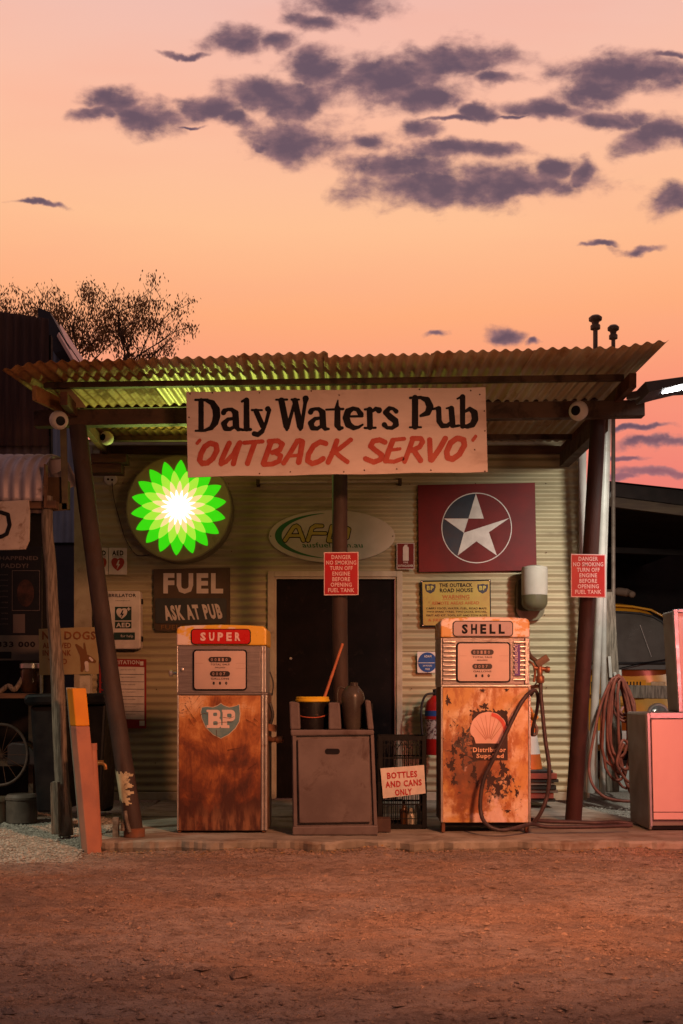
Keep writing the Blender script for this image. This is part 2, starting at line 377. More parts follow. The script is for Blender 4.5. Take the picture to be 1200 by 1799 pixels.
m_peb = M('pebbles', (.3, .2, .14), (.2, .14, .1), 3, .9, 0, .3)
m_pebg = M('grey_gravel', (.36, .33, .28), (.2, .18, .15), 40, .9, 0, .3)
def pebbles(name, n, region, size, mat, label):
    V = []; Fc = []
    base = [(1, 0, 0), (-1, 0, 0), (0, 1, 0), (0, -1, 0), (0, 0, 1), (0, 0, -.6)]
    tri = [(0, 2, 4), (2, 1, 4), (1, 3, 4), (3, 0, 4), (2, 0, 5), (1, 2, 5), (3, 1, 5), (0, 3, 5)]
    while n > 0:
        x, y, z = region(); s = size*random.lognormvariate(0, .45); a = random.uniform(0, 6.3); o = len(V); e = random.uniform(.6, 1.6)
        for bx, by, bz in base:
            j = random.uniform(.7, 1.2); X, Yq = bx*s*e*j, by*s*j
            V.append((x+X*math.cos(a)-Yq*math.sin(a), y+X*math.sin(a)+Yq*math.cos(a), z+bz*s*.6*j))
        Fc += [tuple(i+o for i in q) for q in tri]; n -= 1
    return obj(name, (V, Fc), mat, kind='stuff', fix=False)
def reg_front():
    y = 3+4.1*random.random()**.8; x = random.uniform(-1, 1)*(y*.34+.1); return x, y, gz(x, y)+.001
pebbles('pebbles', 9000, reg_front, .0045, m_peb, '')
pebbles('small_stones', 1100, reg_front, .0065, m_peb, '')
def reg_clod():
    x, y, z = reg_front(); return x, y, z
pebbles('dirt_clods', 5000, reg_clod, .0085, m_dirt, '')
def reg_edge():
    x = random.uniform(-1.8, 2.6); y = 7.0-abs(random.gauss(0, .09)); return x, y, gz(x, y)+.002
pebbles('loose_stones', 1500, reg_edge, .006, m_peb, '')
# ---- slab
XL = -1.70
def slab():
    fr = []; x = XL
    while x < 4.4:
        n_ = noise.fractal(Vector((x*3, 0, 0)), 1, 2, 4)*.11+.014*noise.noise(Vector((x*17, 4, 0)))+(.09 if 0.35 < x < .75 else 0)*noise.noise(Vector((x*9, 2, 1)))-.008*x
        fr.append((x, 7.06+n_)); x += .03
    n = len(fr); V = []; Fc = []
    back = [(x, 9.86 if x < 1.95 else (9.86-(x-1.95)*4 if x < 2.35 else 8.25)) for x, _ in fr]
    rows = [(-.12, .02), (-.05, -.012), (-.012, -.012), (0, .012)]
    for z, off in rows:
        for i, (x, y) in enumerate(fr): V.append((x, y+off+.009*noise.noise(Vector((x*31, z*60, 5)))+.006*noise.noise(Vector((x*9, z*30, 5))), z+.006*noise.noise(Vector((x*11, z*30, 9)))*(1 if z < 0 else .4)))
    for x, y in back: V.append((x, y, 0))
    for x, y in back: V.append((x, y, -.12))
    R = len(rows)+2
    for r in range(R-1):
        for i in range(n-1): Fc.append((r*n+i, r*n+i+1, (r+1)*n+i+1, (r+1)*n+i))
    Fc.append(tuple(r*n for r in range(R))); Fc.append(tuple(r*n+n-1 for r in range(R-1, -1, -1)))
    return V, Fc
m_conc = M('stained_concrete', (.32, .29, .24), (.20, .175, .14), 5, .85, 0, .35, bscale=50, dirt=(.16, .11, .075), dscale=4, damt=.35, stretch=(.6, 1, 1))
obj('pavement', slab(), m_conc, kind='structure')
obj('slab_joint', box(XL+.01, 1.9, 8.42, 8.432, -.02, .003), m_black, kind='structure')
# gravel
m_grav = M('gravel_bed', (.33, .31, .26), (.17, .15, .12), 55, .95, 0, .9, bscale=70)
def sheet(x0, x1, y0, y1, z, s=.05, amp=.02):
    a = np.arange(x0, x1, s); b = np.arange(y0, y1, s)
    V = [(x, y, z+amp*fb(x, y, 2.5, 3)) for y in b for x in a]; n = len(a)
    return V, [(j*n+i, j*n+i+1, (j+1)*n+i+1, (j+1)*n+i) for j in range(len(b)-1) for i in range(n-1)]
def gl(x, y):
    t_ = min(1, max(0, (y-6.55)/.7)); e_ = min(1, max(0, (-1.66-x)/.12)); return (gz(x, y)-.03)*(1-t_)+t_*(-.02+.02*fb(x, y, 2.5, 3))
_a = np.arange(-4.5, -1.72, .05); _b = np.arange(6.55, 12, .05); _n = len(_a)
obj('gravel_path', ([(x, y, gl(x, y)) for y in _b for x in _a], [(j*_n+i, j*_n+i+1, (j+1)*_n+i+1, (j+1)*_n+i) for j in range(len(_b)-1) for i in range(_n-1)]), m_grav, kind='structure', smooth=True)
obj('gravel_yard', sheet(2.0, 6, 8.2, 14, -.045, amp=.012), m_grav, kind='structure', smooth=True)
def reg_l():
    y = 6.62+2.4*random.random()**1.3; x = random.uniform(-2.9, -1.72); return x, y, max(gl(x, y), gz(x, y) if y < 7.5 else -9)+.002
pebbles('gravel', 11000, reg_l, .007, m_pebg, '')
def reg_r():
    y = random.uniform(8.3, 9.6); x = random.uniform(2.05, 3.3); return x, y, -.045+.012*fb(x, y, 2.5, 3)+.002
pebbles('gravel_right', 1800, reg_r, .007, m_pebg, '').name = 'gravel.001'
# dry leaves and twigs along the slab edge
V = []; Fc = []
for i in range(260):
    x = random.uniform(-1.7, 2.5); y = 7.0-abs(random.gauss(0, .06)); s = random.uniform(.006, .018); a = random.uniform(0, 6.3); o = len(V); z = gz(x, y)+.006
    for q, w in ((-1, 0), (0, .35), (1, 0), (0, -.35)):
        V.append((x+s*(q*math.cos(a)-w*math.sin(a)), y+s*(q*math.sin(a)+w*math.cos(a)), z+random.uniform(0, .012)))
    Fc.append((o, o+1, o+2, o+3))
obj('dry_leaves', (V, Fc), M('dry_leaf', (.22, .12, .05), (.3, .2, .08), 9, .8), kind='stuff', fix=False)
# ------------------------------------------------------------------ station wall (shed)
YW = 9.81; WP = .076
shed = thing('service_station', (-.1, YW, 0), 'cream corrugated iron shed with dark double door behind the fuel pumps', 'shed')
def wx(px): return (px-600)*YW/F
def wz(py): return CH-(py-HZ)*YW/F
rows = [(0, .70), (.69, 1.42), (1.41, 2.14), (2.13, 2.76), (2.75, 3.42)]
for r, (z0, z1) in enumerate(rows):
    segs = [(132, 472), (703, 1024)] if r < 3 else [(132, 560), (559, 1024)] if r == 3 else [(132, 330), (329, 800), (799, 1024)]
    for k, (a, b) in enumerate(segs):
        off = (.003*((r+k) % 2)); w = (z1-z0)/WP; ph = (z0/WP) % 1
        O = Vector((wx(a), YW-off, z0)); 
        n = 10; nu = int(w*n); V_ = []; 
        vs = []; fs = []
        nx_ = 40
        for s in (0, 1):
            for i in range(nu+1):
                z = z0+(z1-z0)*i/nu
                for j in range(nx_+1):
                    x = wx(a)+(wx(b)-wx(a))*j/nx_
                    vs.append((x, YW-off-.009*math.sin(2*math.pi*z/WP)+s*.0015+.009*noise.noise(Vector((x*1.3, z*1.1, r)))+.004*noise.noise(Vector((x*4.5, z*3, r+9))), z))
        mm = (nu+1)*(nx_+1)
        for i in range(nu):
            for j in range(nx_):
                q = i*(nx_+1)+j; fs.append((q, q+1, q+nx_+2, q+nx_+1)); fs.append((mm+q+nx_+1, mm+q+nx_+2, mm+q+1, mm+q))
        obj('wall_sheet', (vs, fs), m_wall, shed, smooth=True, fix=False)
# roof screws on the wall
sc = []
for z in (.35, 1.05, 1.75, 2.35, 3.0):
    for px in list(range(150, 470, 64))+list(range(720, 1020, 60)):
        sc.append(lathe([(.006, 0), (.005, .006)], (wx(px+random.uniform(-6, 6)), YW-.006, z+random.uniform(-.02, .02)), 6, Vector((0, -1, 0))))
obj('screw', sc, m_steel_rust, shed)
# body behind the wall
obj('side_wall', [box(wx(132), wx(132)+.04, YW+.03, YW+3.2, 0, 3.3)], m_wall, shed)
obj('side_wall', [box(wx(1020), wx(1020)+.04, YW+.03, YW+3.2, 0, 3.3)], m_wall, shed)
obj('back_roof', box(wx(132), wx(1024), YW+.02, YW+3.2, 3.32, 3.36), m_roof, shed)
obj('corner_trim', pbox(130, 785, 162, 1402, YW-.03, YW+.03), m_trim, shed, bevel=.003)
obj('corner_trim', prism([(1017, 785), (1030, 785), (1036, 1402), (1021, 1402)], YW-.035, YW+.03), m_white, shed, bevel=.003)
each('base_board', [pbox(132, 1392, 468, 1406, YW-.05, YW-.012), pbox(708, 1392, 1032, 1406, YW-.05, YW-.012)], m_trim, shed, bevel=.004)
obj('head_board', pbox(175, 783, 1018, 797, YW-.045, YW-.012), m_wood_red, shed)
each('door_frame', [pbox(470, 1003, 482, 1404, YW-.05, YW+.06), pbox(697, 1003, 707, 1404, YW-.05, YW+.06), pbox(482, 1003, 697, 1013, YW-.05, YW+.06)], m_trim, shed, bevel=.004)
each('door_stop', [pbox(482, 1013, 485.5, 1402, YW-.03, YW+.06), pbox(694, 1013, 697, 1402, YW-.03, YW+.06), pbox(485.5, 1013, 694, 1017, YW-.03, YW+.06)], m_trim, shed)
d1 = obj('door', pbox(486, 1018, 589, 1402, YW+.01, YW+.045), m_dark, shed, bevel=.003)
d2 = obj('door', pbox(590.5, 1018, 693, 1402, YW+.01, YW+.045), m_dark, shed, bevel=.003)
obj('door_latch', lathe([(.012, 0), (.014, .01), (.006, .016)], P(511, 1157, YW+.008), 10, Vector((0, -1, 0))), m_chrome, d1)
# ------------------------------------------------------------------ canopy
can = thing('canopy', (0, 8.2, 0), 'rickety corrugated iron awning over the old pumps on leaning steel posts', 'awning')
Yf, Yb = 6.9, 9.78
def rz(x, Y):      # underside of the roof sheets
    s = (x+2.25)/4.4; zf = 3.215+.105*min(1, max(0, s*1.0)); zb = 3.40
    return zf+(zb-zf)*(Y-6.9)/(9.78-6.9)
edges = [-2.265, -1.42, -.70, -.12, .60, 1.28, 2.12]
lift = [.0, .006, .014, 0, .008, .002]; fwd = [0, .01, -.01, .03, .015, -.02]
for i in range(6):
    x0, x1 = edges[i], edges[i+1]+.03; nw = round((x1-x0)/WP); Y0 = Yf+fwd[i]
    vs = []; fs = []; su = 10; nu = nw*su; nv = 12; sk = [.0, 0, 0, 0, 0, 0][i]
    for s in (0, 1):
        for j in range(nv+1):
            for k in range(nu+1):
                b = j/nv; Y = Y0+(Yb-Y0)*b; x = x0+(x1-x0)*k/nu
                if i == 5 and k > nu-10: pass
                xx = x+(.03*(1-b) if i == 5 else 0)*(k/nu)
                z = rz(x, Y)+lift[i]+.0095*math.sin(2*math.pi*(x-edges[0])/WP)+(.0016 if s else 0)
                z += .006*noise.noise(Vector((x*3, Y*.7, i)))*(1-b)
                if i == 0: z -= .05*(1-b)*max(0, 1-(x-x0)/.25)**1.5
                if i == 5: z += .035*(1-b)*max(0, 1-(x1-x)/.35)
                vs.append((xx, Y, z))
    mm = (nu+1)*(nv+1)
    for j in range(nv):
        for k in range(nu):
            q = j*(nu+1)+k; fs.append((q+nu+1, q+nu+2, q+1, q)); fs.append((mm+q, mm+q+1, mm+q+nu+2, mm+q+nu+1))
    for k in range(nu): fs.append((k, k+1, mm+k+1, mm+k))
    for j in range(nv):
        q = j*(nu+1); fs.append((q, mm+q, mm+q+nu+1, q+nu+1)); q += nu; fs.append((q+nu+1, mm+q+nu+1, mm+q, q))
    obj('roof_sheet', (vs, fs), m_roof_rust if i == 0 else m_roof, can, smooth=True, fix=False, label='rust orange end sheet of the roof' if i == 0 else None)
def hbar(px0, py0, px1, py1, Y, hpx, depth): # long member, level-ish, at depth Y
    a = P(px0, py0, Y); b = P(px1, py1, Y); h = hpx*Y/F; return bar(a, b, depth, h)
obj('purlin', hbar(78, 678, 1095, 664, 7.42, 10, .05), m_beam, can, bevel=.003)
obj('purlin', hbar(170, 771, 1010, 768, 9.2, 9, .05), m_beam, can, bevel=.003)
obj('purlin', hbar(130, 716, 1050, 700, 8.3, 7, .05), m_beam, can, bevel=.003)
obj('main_beam', bar(P(62, 737, 7.62), P(1130, 719, 7.62), .09, 28*7.62/F), m_beam, can, bevel=.004)
obj('rafter', bar(P(112, 700, 7.1)-Vector((0, 0, .0)), Vector((wx(195), 9.7, 3.27)), .05, .09), m_steel_rust, can, bevel=.003)
obj('rafter', bar(P(1112, 668, 7.15), Vector((wx(985), 9.7, 3.28)), .05, .1), m_steel_rust, can, bevel=.003)
obj('end_barge', bar(P(60, 690, 7.05), P(125, 722, 7.6), .03, .1), m_roof_rust, can, bevel=.002, label='rusty orange end plate')
obj('brace', bar(P(1058, 742, 7.75)+Vector((0, .0, 0)), Vector((wx(988), 9.72, wz(812))), .09, .13), m_beam, can, bevel=.004)
obj('brace_hanger', bar(P(1058, 730, 7.9), P(1058, 742, 7.8), .06, .06), m_beam, can)
# posts
m_post = M('brown_post_paint', (.052, .033, .026), (.03, .02, .017), 7, .7, 0, .5, stretch=(1, 1, .3), dirt=(.05, .03, .022), dscale=5, damt=.4)
m_post2 = M('red_post_paint', (.042, .016, .013), (.026, .012, .010), 7, .65, 0, .4, stretch=(1, 1, .3), dirt=(.045, .02, .015), dscale=4, damt=.35)
pl = smoothpath([P(137, 750, 7.6), P(150, 860, 7.58), P(172, 1030, 7.5), P(196, 1200, 7.42), P(219, 1350, 7.33), P(236, 1462, 7.28)], 6)
obj('post', tube(pl, .064, 18), m_post, can, smooth=60, label='left post leaning inwards, brown paint peeling near its foot')
_c = [q for q in pl if CH-(1424-HZ)*7.3/F < q.z < CH-(1340-HZ)*7.33/F]; _a, _b = _c[0], _c[-1]; vs = []; fs = []; NA, NZ = 26, 30
for j in range(NZ+1):
    for i in range(NA+1):
        an = math.radians(185+165*i/NA); q = _a.lerp(_b, j/NZ); rr_ = .0662 if True else 0; vs.append((q.x+rr_*math.cos(an), q.y+rr_*math.sin(an), q.z))
for j in range(NZ):
    for i in range(NA):
        e_ = min(j/NZ, 1-j/NZ)*2.2+.1; lim = .72+.30*noise.noise(Vector((j*.35, 0, 4)))-.28*(j/NZ)**3
        if i/NA < lim and e_ > .25+.35*noise.noise(Vector((i*.3, j*.1, 7))): fs.append((j*(NA+1)+i, j*(NA+1)+i+1, (j+1)*(NA+1)+i+1, (j+1)*(NA+1)+i))
obj('paint_patch', (vs, fs), M('old_cream_paint', (.46, .42, .27), (.36, .32, .2), 9, .6, 0, .2, dirt=(.1, .07, .05), dscale=12, damt=.3), can, smooth=True)
obj('post_foot', [lathe([(.075, 0), (.075, .055), (.066, .06)], (P(236, 1470, 7.26).x, 7.26, .002), 18)], M('foot_metal', (.13, .1, .08), (.2, .08, .04), 9, .7, .2, .4), can, smooth=40)
obj('post_bracket', [box(-1.60, -1.56, 7.22, 7.26, 0, .14), tube([P(220, 1425, 7.2), P(222, 1440, 7.18), P(228, 1462, 7.18)], .013, 8), lathe([(.012, 0), (.016, .01), (.016, .05), (.01, .055)], P(216, 1460, 7.2), 8)], M('bracket_grey', (.2, .18, .15), (.1, .08, .06), 20, .7, .3, .4), can)
obj('post', tube([P(597, 765, 7.78), P(597, 1100, 7.8), (P(602, 1400, 7.85).x, 7.85, 0)], .058, 18), m_post, can, smooth=60)
obj('post', tube([P(1051, 733, 7.75), P(1036, 1000, 7.9), (P(1007, 1443, 8.1).x, 8.1, 0)], [.056, .060, .064], 18), m_post2, can, smooth=60, label='right post leaning outwards, dark red')
# strap bracket at left
each('hanging_strap', [bar(P(111, 748, 7.4), P(115, 895, 7.4), .045, .012, (0, 1, 0)), bar(P(82, 893, 7.4), P(118, 890, 7.4), .012, .05)], M('olive_strap', (.12, .1, .05), (.08, .06, .04), 8, .6), can)
obj('torn_flap', prism([(86, 640+2), (140, 700), (152, 716), (118, 716)], 7.5, 7.502), m_roof, can)
# ------------------------------------------------------------------ pub banner
Yp = 7.28
m_ban = M('banner_cream', (.64, .52, .47), (.56, .45, .40), 2.5, .55, 0, .1, bscale=9, stretch=(.6, 1, 1.6), dirt=(.46, .34, .29), dscale=2.2, damt=.45, dstretch=(.5, 1, 1.5))
ban = thing('pub_sign', (P(592, 838, Yp).x, Yp, P(592, 838, Yp).z), 'long cream hand painted pub name board hanging from the canopy beam', 'sign')
top = [(327+i*526/12, 688-8*i/12+.8*math.sin(i*1.3)) for i in range(13)]; bot = [(857-i*527/12, 829+9*i/12+.8*math.sin(i*1.7)) for i in range(13)]
obj('board', prism(top+bot, Yp, Yp+.012), m_ban, ban, bevel=.002)
K = 280/1200.
def cv(st, ox=0, oy=0, rk=1): return [[(320+(x+ox)*K, 670+(y+oy)*K, r*rk*K) for x, y, r in s] for s in st]
A_ = [[(312,236,20),(318,222,18),(345,211,13),(375,212,15),(402,238,24),(406,335,25),(422,362,15),(448,362,10)],[(395,278,11),(345,286,15),(314,318,22),(326,354,20),(362,360,15),(400,336,12)]]
D_ = [[(143,145,20),(143,362,20)],[(100,139,9),(190,140,12)],[(102,372,8),(175,370,11)],[(175,140,12),(228,162,22),(256,210,28),(260,260,28),(248,310,26),(220,350,18),(172,368,11)]]
l_ = [[(450,152,9),(480,136,13)],[(485,142,21),(486,355,23)],[(452,366,10),(516,362,12)]]
y_ = [[(526,216,9),(600,216,8)],[(557,224,20),(606,335,20)],[(646,208,22),(657,216,15),(632,310,13),(602,378,17),(570,401,19),(543,394,19)]]
W_ = [[(708,138,8),(790,137,9)],[(748,145,24),(786,335,24),(789,362,12)],[(794,350,14),(850,150,12)],[(825,137,9),(880,137,8)],[(850,145,22),(888,335,24),(890,362,12)],[(898,350,14),(926,165,14),(930,130,24)]]
t_ = [[(1173,142,5),(1164,205,18)],[(1170,205,22),(1170,330,24),(1184,354,18),(1206,350,12)],[(1085,213,8),(1212,208,10)]]
c2 = 1157
e_ = [[(200,262,10),(95,264,9)],[(188,248,22),(165,212,17),(130,204,16),(92,226,25),(78,275,27),(95,325,26),(135,350,19),(170,346,12),(202,326,8)]]
r_ = [[(220,211,9),(252,209,11)],[(255,213,22),(258,345,22)],[(218,351,9),(300,349,9)],[(278,222,12),(302,205,15),(324,217,24)]]
s_ = [[(455,226,18),(432,204,12),(402,203,17),(376,234,21),(410,268,24),(448,296,24),(455,326,21),(425,350,15),(386,350,13),(366,326,20)]]
P_ = [[(597,125,24),(597,340,24)],[(560,124,10),(640,121,13)],[(558,346,8),(642,345,8)],[(640,122,13),(688,140,24),(710,190,27),(693,236,23),(640,259,11)]]
u_ = [[(733,209,8),(768,200,13)],[(775,205,20),(778,300,20),(800,334,19),(840,334,17),(872,305,12)],[(834,203,7),(868,196,10)],[(870,205,22),(880,330,22)],[(895,338,11),(927,333,10)]]
b_ = [[(915,131,7),(945,117,11)],[(955,117,21),(955,338,19)],[(975,226,11),(1010,206,16),(1044,236,25),(1049,285,25),(1030,325,23),(990,340,17),(955,335,13)]]
line1 = [cv(D_), cv(A_), cv(l_), cv(y_), cv(W_), cv(A_, 655, -4), cv(t_), cv(e_, c2), cv(r_, c2), cv(s_, c2), cv(P_, c2), cv(u_, c2), cv(b_, c2)]
def glyphs(parent, lst, Y, mat, step=.42, name='letter', rough=0):
    for st in lst:
        q = [p for s in st for p in s]; x0 = min(p[0]-p[2] for p in q)-1; x1 = max(p[0]+p[2] for p in q)+1; y0 = min(p[1]-p[2] for p in q)-1; y1 = max(p[1]+p[2] for p in q)+1
        fn = strokes(st)
        if rough:
            fn0 = fn
            fn = lambda X, Yg, fn0=fn0: fn0(X, Yg)+rough*np.sin(X*1.9+Yg*.7)*np.sin(Yg*2.3-X*.4)
        g_ = field(fn, x0, y0, x1, y1, step, Y); obj(name, g_, mat, parent, fix=False)
glyphs(ban, line1, Yp-.0025, m_ink)
def B(p, r=20): return [(x, y, r) for x, y in p]
line2 = [cv([B([(133,443),(114,466)],13)]), cv([B([(205,468),(170,492),(142,545),(132,592),(152,618),(190,614),(232,580),(262,520),(255,478),(215,466),(205,468)],21)]),
 cv([B([(355,465),(325,530),(298,592),(294,620)]),B([(294,620),(330,606),(385,548),(425,470)],17),B([(435,462),(405,550),(386,620)])]),
 cv([B([(470,462),(605,452)],16),B([(545,468),(515,550),(492,618)])]),
 cv([B([(668,460),(640,540),(612,618)],21),B([(655,452),(720,447),(756,472),(736,515),(680,536)],19),B([(700,532),(742,560),(730,600),(680,622),(615,626)],19)]),
 cv([B([(868,448),(820,530),(765,615)],19),B([(885,448),(905,456),(892,540),(878,608)],22),B([(800,562),(885,556)],13)]),
 cv([B([(1082,468),(1040,455),(990,485),(952,548),(945,598),(980,620),(1030,603),(1062,582)],20)]),
 cv([B([(1165,448),(1140,520),(1100,608)],20),B([(c2+112,440),(c2+30,505),(c2-30,538)],18),B([(c2-8,530),(c2+40,572),(c2+86,605)],18)]),
 cv([B([(370,458),(330,440),(282,450),(262,488),(300,520),(348,555),(335,590),(285,608),(225,583)],20)],c2),
 cv([B([(430,440),(515,432)],15),B([(430,445),(400,520),(375,598)],21),B([(415,518),(482,508)],13),B([(375,600),(440,605),(500,582)],16)],c2),
 cv([B([(580,435),(550,520),(518,602)],19),B([(575,430),(640,430),(655,455),(630,495),(572,520)],19),B([(592,525),(638,595)],21)],c2),
 cv([B([(707,440),(710,520),(714,590)],20),B([(825,430),(780,510),(722,592)],21)],c2),
 cv([B([(912,430),(865,462),(835,530),(842,575),(880,586),(930,550),(968,482),(962,440),(925,430),(912,430)],22)],c2), cv([B([(1053,414),(1033,442)],13)],c2)]
m_redp = M('faded_red_paint', (.36, .035, .022), (.44, .09, .055), 14, .5, 0, .05, thr=(.3, .7), stretch=(1, 1, .6))
glyphs(ban, line2, Yp-.0025, m_redp, rough=.35)
scr = [lathe([(.006, 0), (.004, .004)], P(x, y, Yp-.001), 6, Vector((0, -1, 0))) for x, y in ((332,733),(373,690),(456,690),(547,687),(596,694),(737,684),(827,686),(843,693),(851,722),(852,757),(852,828),(456,832),(510,829),(604,829),(640,826),(697,824),(757,826),(334,692),(834,790))]
obj('screw', scr, m_steel_rust, ban)
# ------------------------------------------------------------------ helios style light sign
YS = 9.55
bp = thing('round_light_sign', P(314.5, 985, YS), 'round illuminated sign with a glowing green and yellow sunburst on the shed wall', 'sign')
m_disc = M('sign_glass', (.30, .30, .13), (.35, .34, .16), 5, .25, 0, .02, dirt=(.07, .05, .02), dscale=4, damt=.2)
R = 93.5*YS/F; C0 = P(314.5, 892.5, YS)
obj('sign_face', lathe([(R-.012, .012), (R-.03, .016), (.001, .018)], C0, 64, Vector((0, -1, 0))), m_disc, bp, smooth=30)
obj('sign_case', lathe([(R, -.20), (R, 0), (R-.004, .012), (R-.014, .013)], C0, 64, Vector((0, -1, 0))), M('case_metal', (.24, .22, .12), (.17, .15, .09), 5, .5, .2), bp, smooth=30)
def star(Ro, Ri, a0, bul=.84, n=18, m=7):
    pts = []
    for k in range(n):
        for s in range(2*m):
            q = abs(s-0)/m; 
            if s <= m: tt = s/m; ang = a0+k*360/n+(180/n)*tt**bul; r = Ro+(Ri-Ro)*tt
            else: tt = (2*m-s)/m; ang = a0+(k+1)*360/n-(180/n)*tt**bul; r = Ro+(Ri-Ro)*tt
            a = math.radians(ang); pts.append((314.5+84*r*math.cos(a), 892.5-84*r*math.sin(a)))
    return pts
def starmesh(pts, Y):
    n = len(pts); q = [P(x, y, YS) for x, y in pts]; c = P(314.5, 892.5, YS)
    return ([(p.x, Y, p.z) for p in q]+[(c.x, Y, c.z)], [(i, (i+1) % n, n) for i in range(n)])
Y0 = YS-.022
for nm, ro, ri, a0, col, st in (('outer_petals', 1, .76, 87.2, (.035, .60, .004), 1.1), ('middle_petals', .77, .55, 97.2, (.38, .78, .045), 1.0), ('inner_petals', .56, .35, 87.2, (.92, .72, .30), 1.0), ('core_petals', .37, .17, 97.2, (1, .97, .9), 2.2)):
    o = obj(nm, starmesh(star(ro, ri, a0), Y0), E(nm, col, st), bp, fix=False); Y0 -= .003
# petal outlines: thin darker ribs between outer petals are the overlaps of the layers
tb = thing('sign_cable', P(196, 852, 9.75), 'round white junction socket with a thin drooping cable left of the glowing sign', 'socket')
obj('socket', lathe([(.062, 0), (.062, .02), (.05, .032)], P(195, 842, 9.79), 20, Vector((0, -1, 0))), m_white, tb, smooth=40)
obj('socket_hole', [lathe([(.011, 0), (.011, .002)], P(190, 842, 9.757), 10, Vector((0, -1, 0))), lathe([(.011, 0), (.011, .002)], P(197, 843, 9.757), 10, Vector((0, -1, 0)))], m_ink, tb)
obj('cable', tube(smoothpath([P(197, 848, 9.74), P(200, 875, 9.76), P(212, 920, 9.77), P(222, 950, 9.77), P(240, 975, 9.75), P(262, 975, 9.7)]), .004, 6), m_rubber, tb)
# ------------------------------------------------------------------ wall signs
def board(name, pts, Y, th, mat, label, cat='sign', group=None, bevel=.002, bname='board'):
    xs_ = [p[0] for p in pts]; ys_ = [p[1] for p in pts]; r = thing(name, P(sum(xs_)/len(xs_), max(ys_), Y), label, cat, group)
    obj(bname, prism(pts, Y, Y+th), mat, r, bevel=bevel); return r
def q4(x0, y0, x1, y1, t0=0, t1=0): return [(x0, y0), (x1, y0+t0), (x1, y1+t1), (x0, y1)]
YB = 9.755
m_maroon = M('maroon_paint', (.15, .007, .006), (.11, .007, .006), 3, .6, 0, .06, dirt=(.1, .02, .015), dscale=3, damt=.2, spec=.2)
m_navy = M('navy_print', (.012, .018, .03), (.02, .026, .04), 5, .4, 0, .03)
m_offw = M('off_white_print', (.55, .47, .42), (.47, .4, .35), 6, .5, 0, .03)
m_offw2 = M('pale_print', (.62, .55, .5), (.5, .44, .4), 8, .5, 0, .03)
st = board('star_sign', [(734, 852), (940, 848), (943, 1002), (736, 1005)], YB, .02, m_maroon, 'big dark red sign with a white star in a circle on the shed wall')
cx, cy, rr = 837.5, 927.5, 61.5
def ring(cx, cy, ro, ri, Y, n=64):
    o = ell(cx, cy, ro, ro, n); i_ = ell(cx, cy, ri, ri, n); q = [P(x, y, Y) for x, y in o+i_]
    return ([tuple(p) for p in q], [((k+1) % n, k, n+k, n+(k+1) % n) for k in range(n)])
obj('ring', ring(cx, cy, 62, 60.4, YB-.003), m_offw2, st, fix=False)
T = [(836, 867), (895, 910), (873, 976), (804, 976), (780, 911)]   # tips top, right, low right, low left, left
inn = [(850, 911), (859, 935), (837, 951), (815, 936), (823, 911)]
obj('star', flat([T[0], inn[0], inn[4]], YB-.004), m_offw2, st, fix=False)
obj('star', flat([T[4], (823, 911), (815, 936)], YB-.004), m_offw2, st, fix=False)
obj('star', [flat([T[3], (815, 936), (859, 935), (837, 951)], YB-.004), flat([(815, 936), T[1], (859, 935)], YB-.004), flat([(837, 951), (859, 935), T[2]], YB-.004)], m_offw2, st, fix=False)
def arc(a0, a1, n=14): return [(cx+60.4*math.cos(math.radians(a0+(a1-a0)*k/n)), cy-60.4*math.sin(math.radians(a0+(a1-a0)*k/n))) for k in range(n+1)]
obj('dark_segment', flat(arc(92, 163)+[(823, 911)], YB-.003), m_navy, st, fix=False)
obj('dark_segment', flat(arc(165, 235)+[(815, 936)], YB-.003), m_navy, st, fix=False)
# oval fuel distributor sign
m_oval = M('oval_sign_face', (.50, .45, .36), (.43, .38, .29), 3, .45, 0, .05, dirt=(.2, .15, .1), dscale=4, damt=.2)
ov = board('oval_sign', ell(583, 942, 111, 46, 56), YB, .03, m_oval, 'oval cream sign with green swoosh and yellow lettering above the double door')
def swoosh(X, Y):
    a = ((X-583)/100)**2+((Y-941)/40)**2-1; b = ((X-604)/109)**2+((Y-941)/41)**2-1
    return np.maximum(np.maximum(a*40, -b*40), (X-572))
m_green = M('green_print', (.02, .14, .04), (.03, .11, .035), 8, .5, 0, .02)
m_yel = M('yellow_print', (.44, .36, .07), (.36, .29, .06), 8, .5, 0, .02)
obj('swoosh', field(swoosh, 480, 897, 574, 987, 1.0, YB-.003), m_green, ov, fix=False)
AFD = [[[(501,949,3.2),(516,926,3),(521,924,3),(525,927,3),(533,949,3.2)],[(510,941,2.4),(528,941,2.4)]], [[(541,949,3.2),(548,928,3),(554,924,3),(566,924,2.6)],[(545,937,2.4),(572,937,2.4)]], [[(577,950,3),(583,925,3),(604,925,3),(613,930,3),(610,944,3),(602,950,3),(577,950,3)]]]
glyphs(ov, [[[(x, y, r+1.5) for x, y, r in s] for s in gg] for gg in AFD], YB-.0045, m_ink, .8, 'letter_outline')
glyphs(ov, AFD, YB-.006, m_yel, .8)
text(ov, 'ausfuel.com.au', 531, 953, 637, 962, YB-.004, m_green, .01, shear=-.2)
obj('screw', [lathe([(.007, 0), (.005, .004)], P(x, 942, YB), 6, Vector((0, -1, 0))) for x in (475.5, 690)], m_steel_rust, ov)
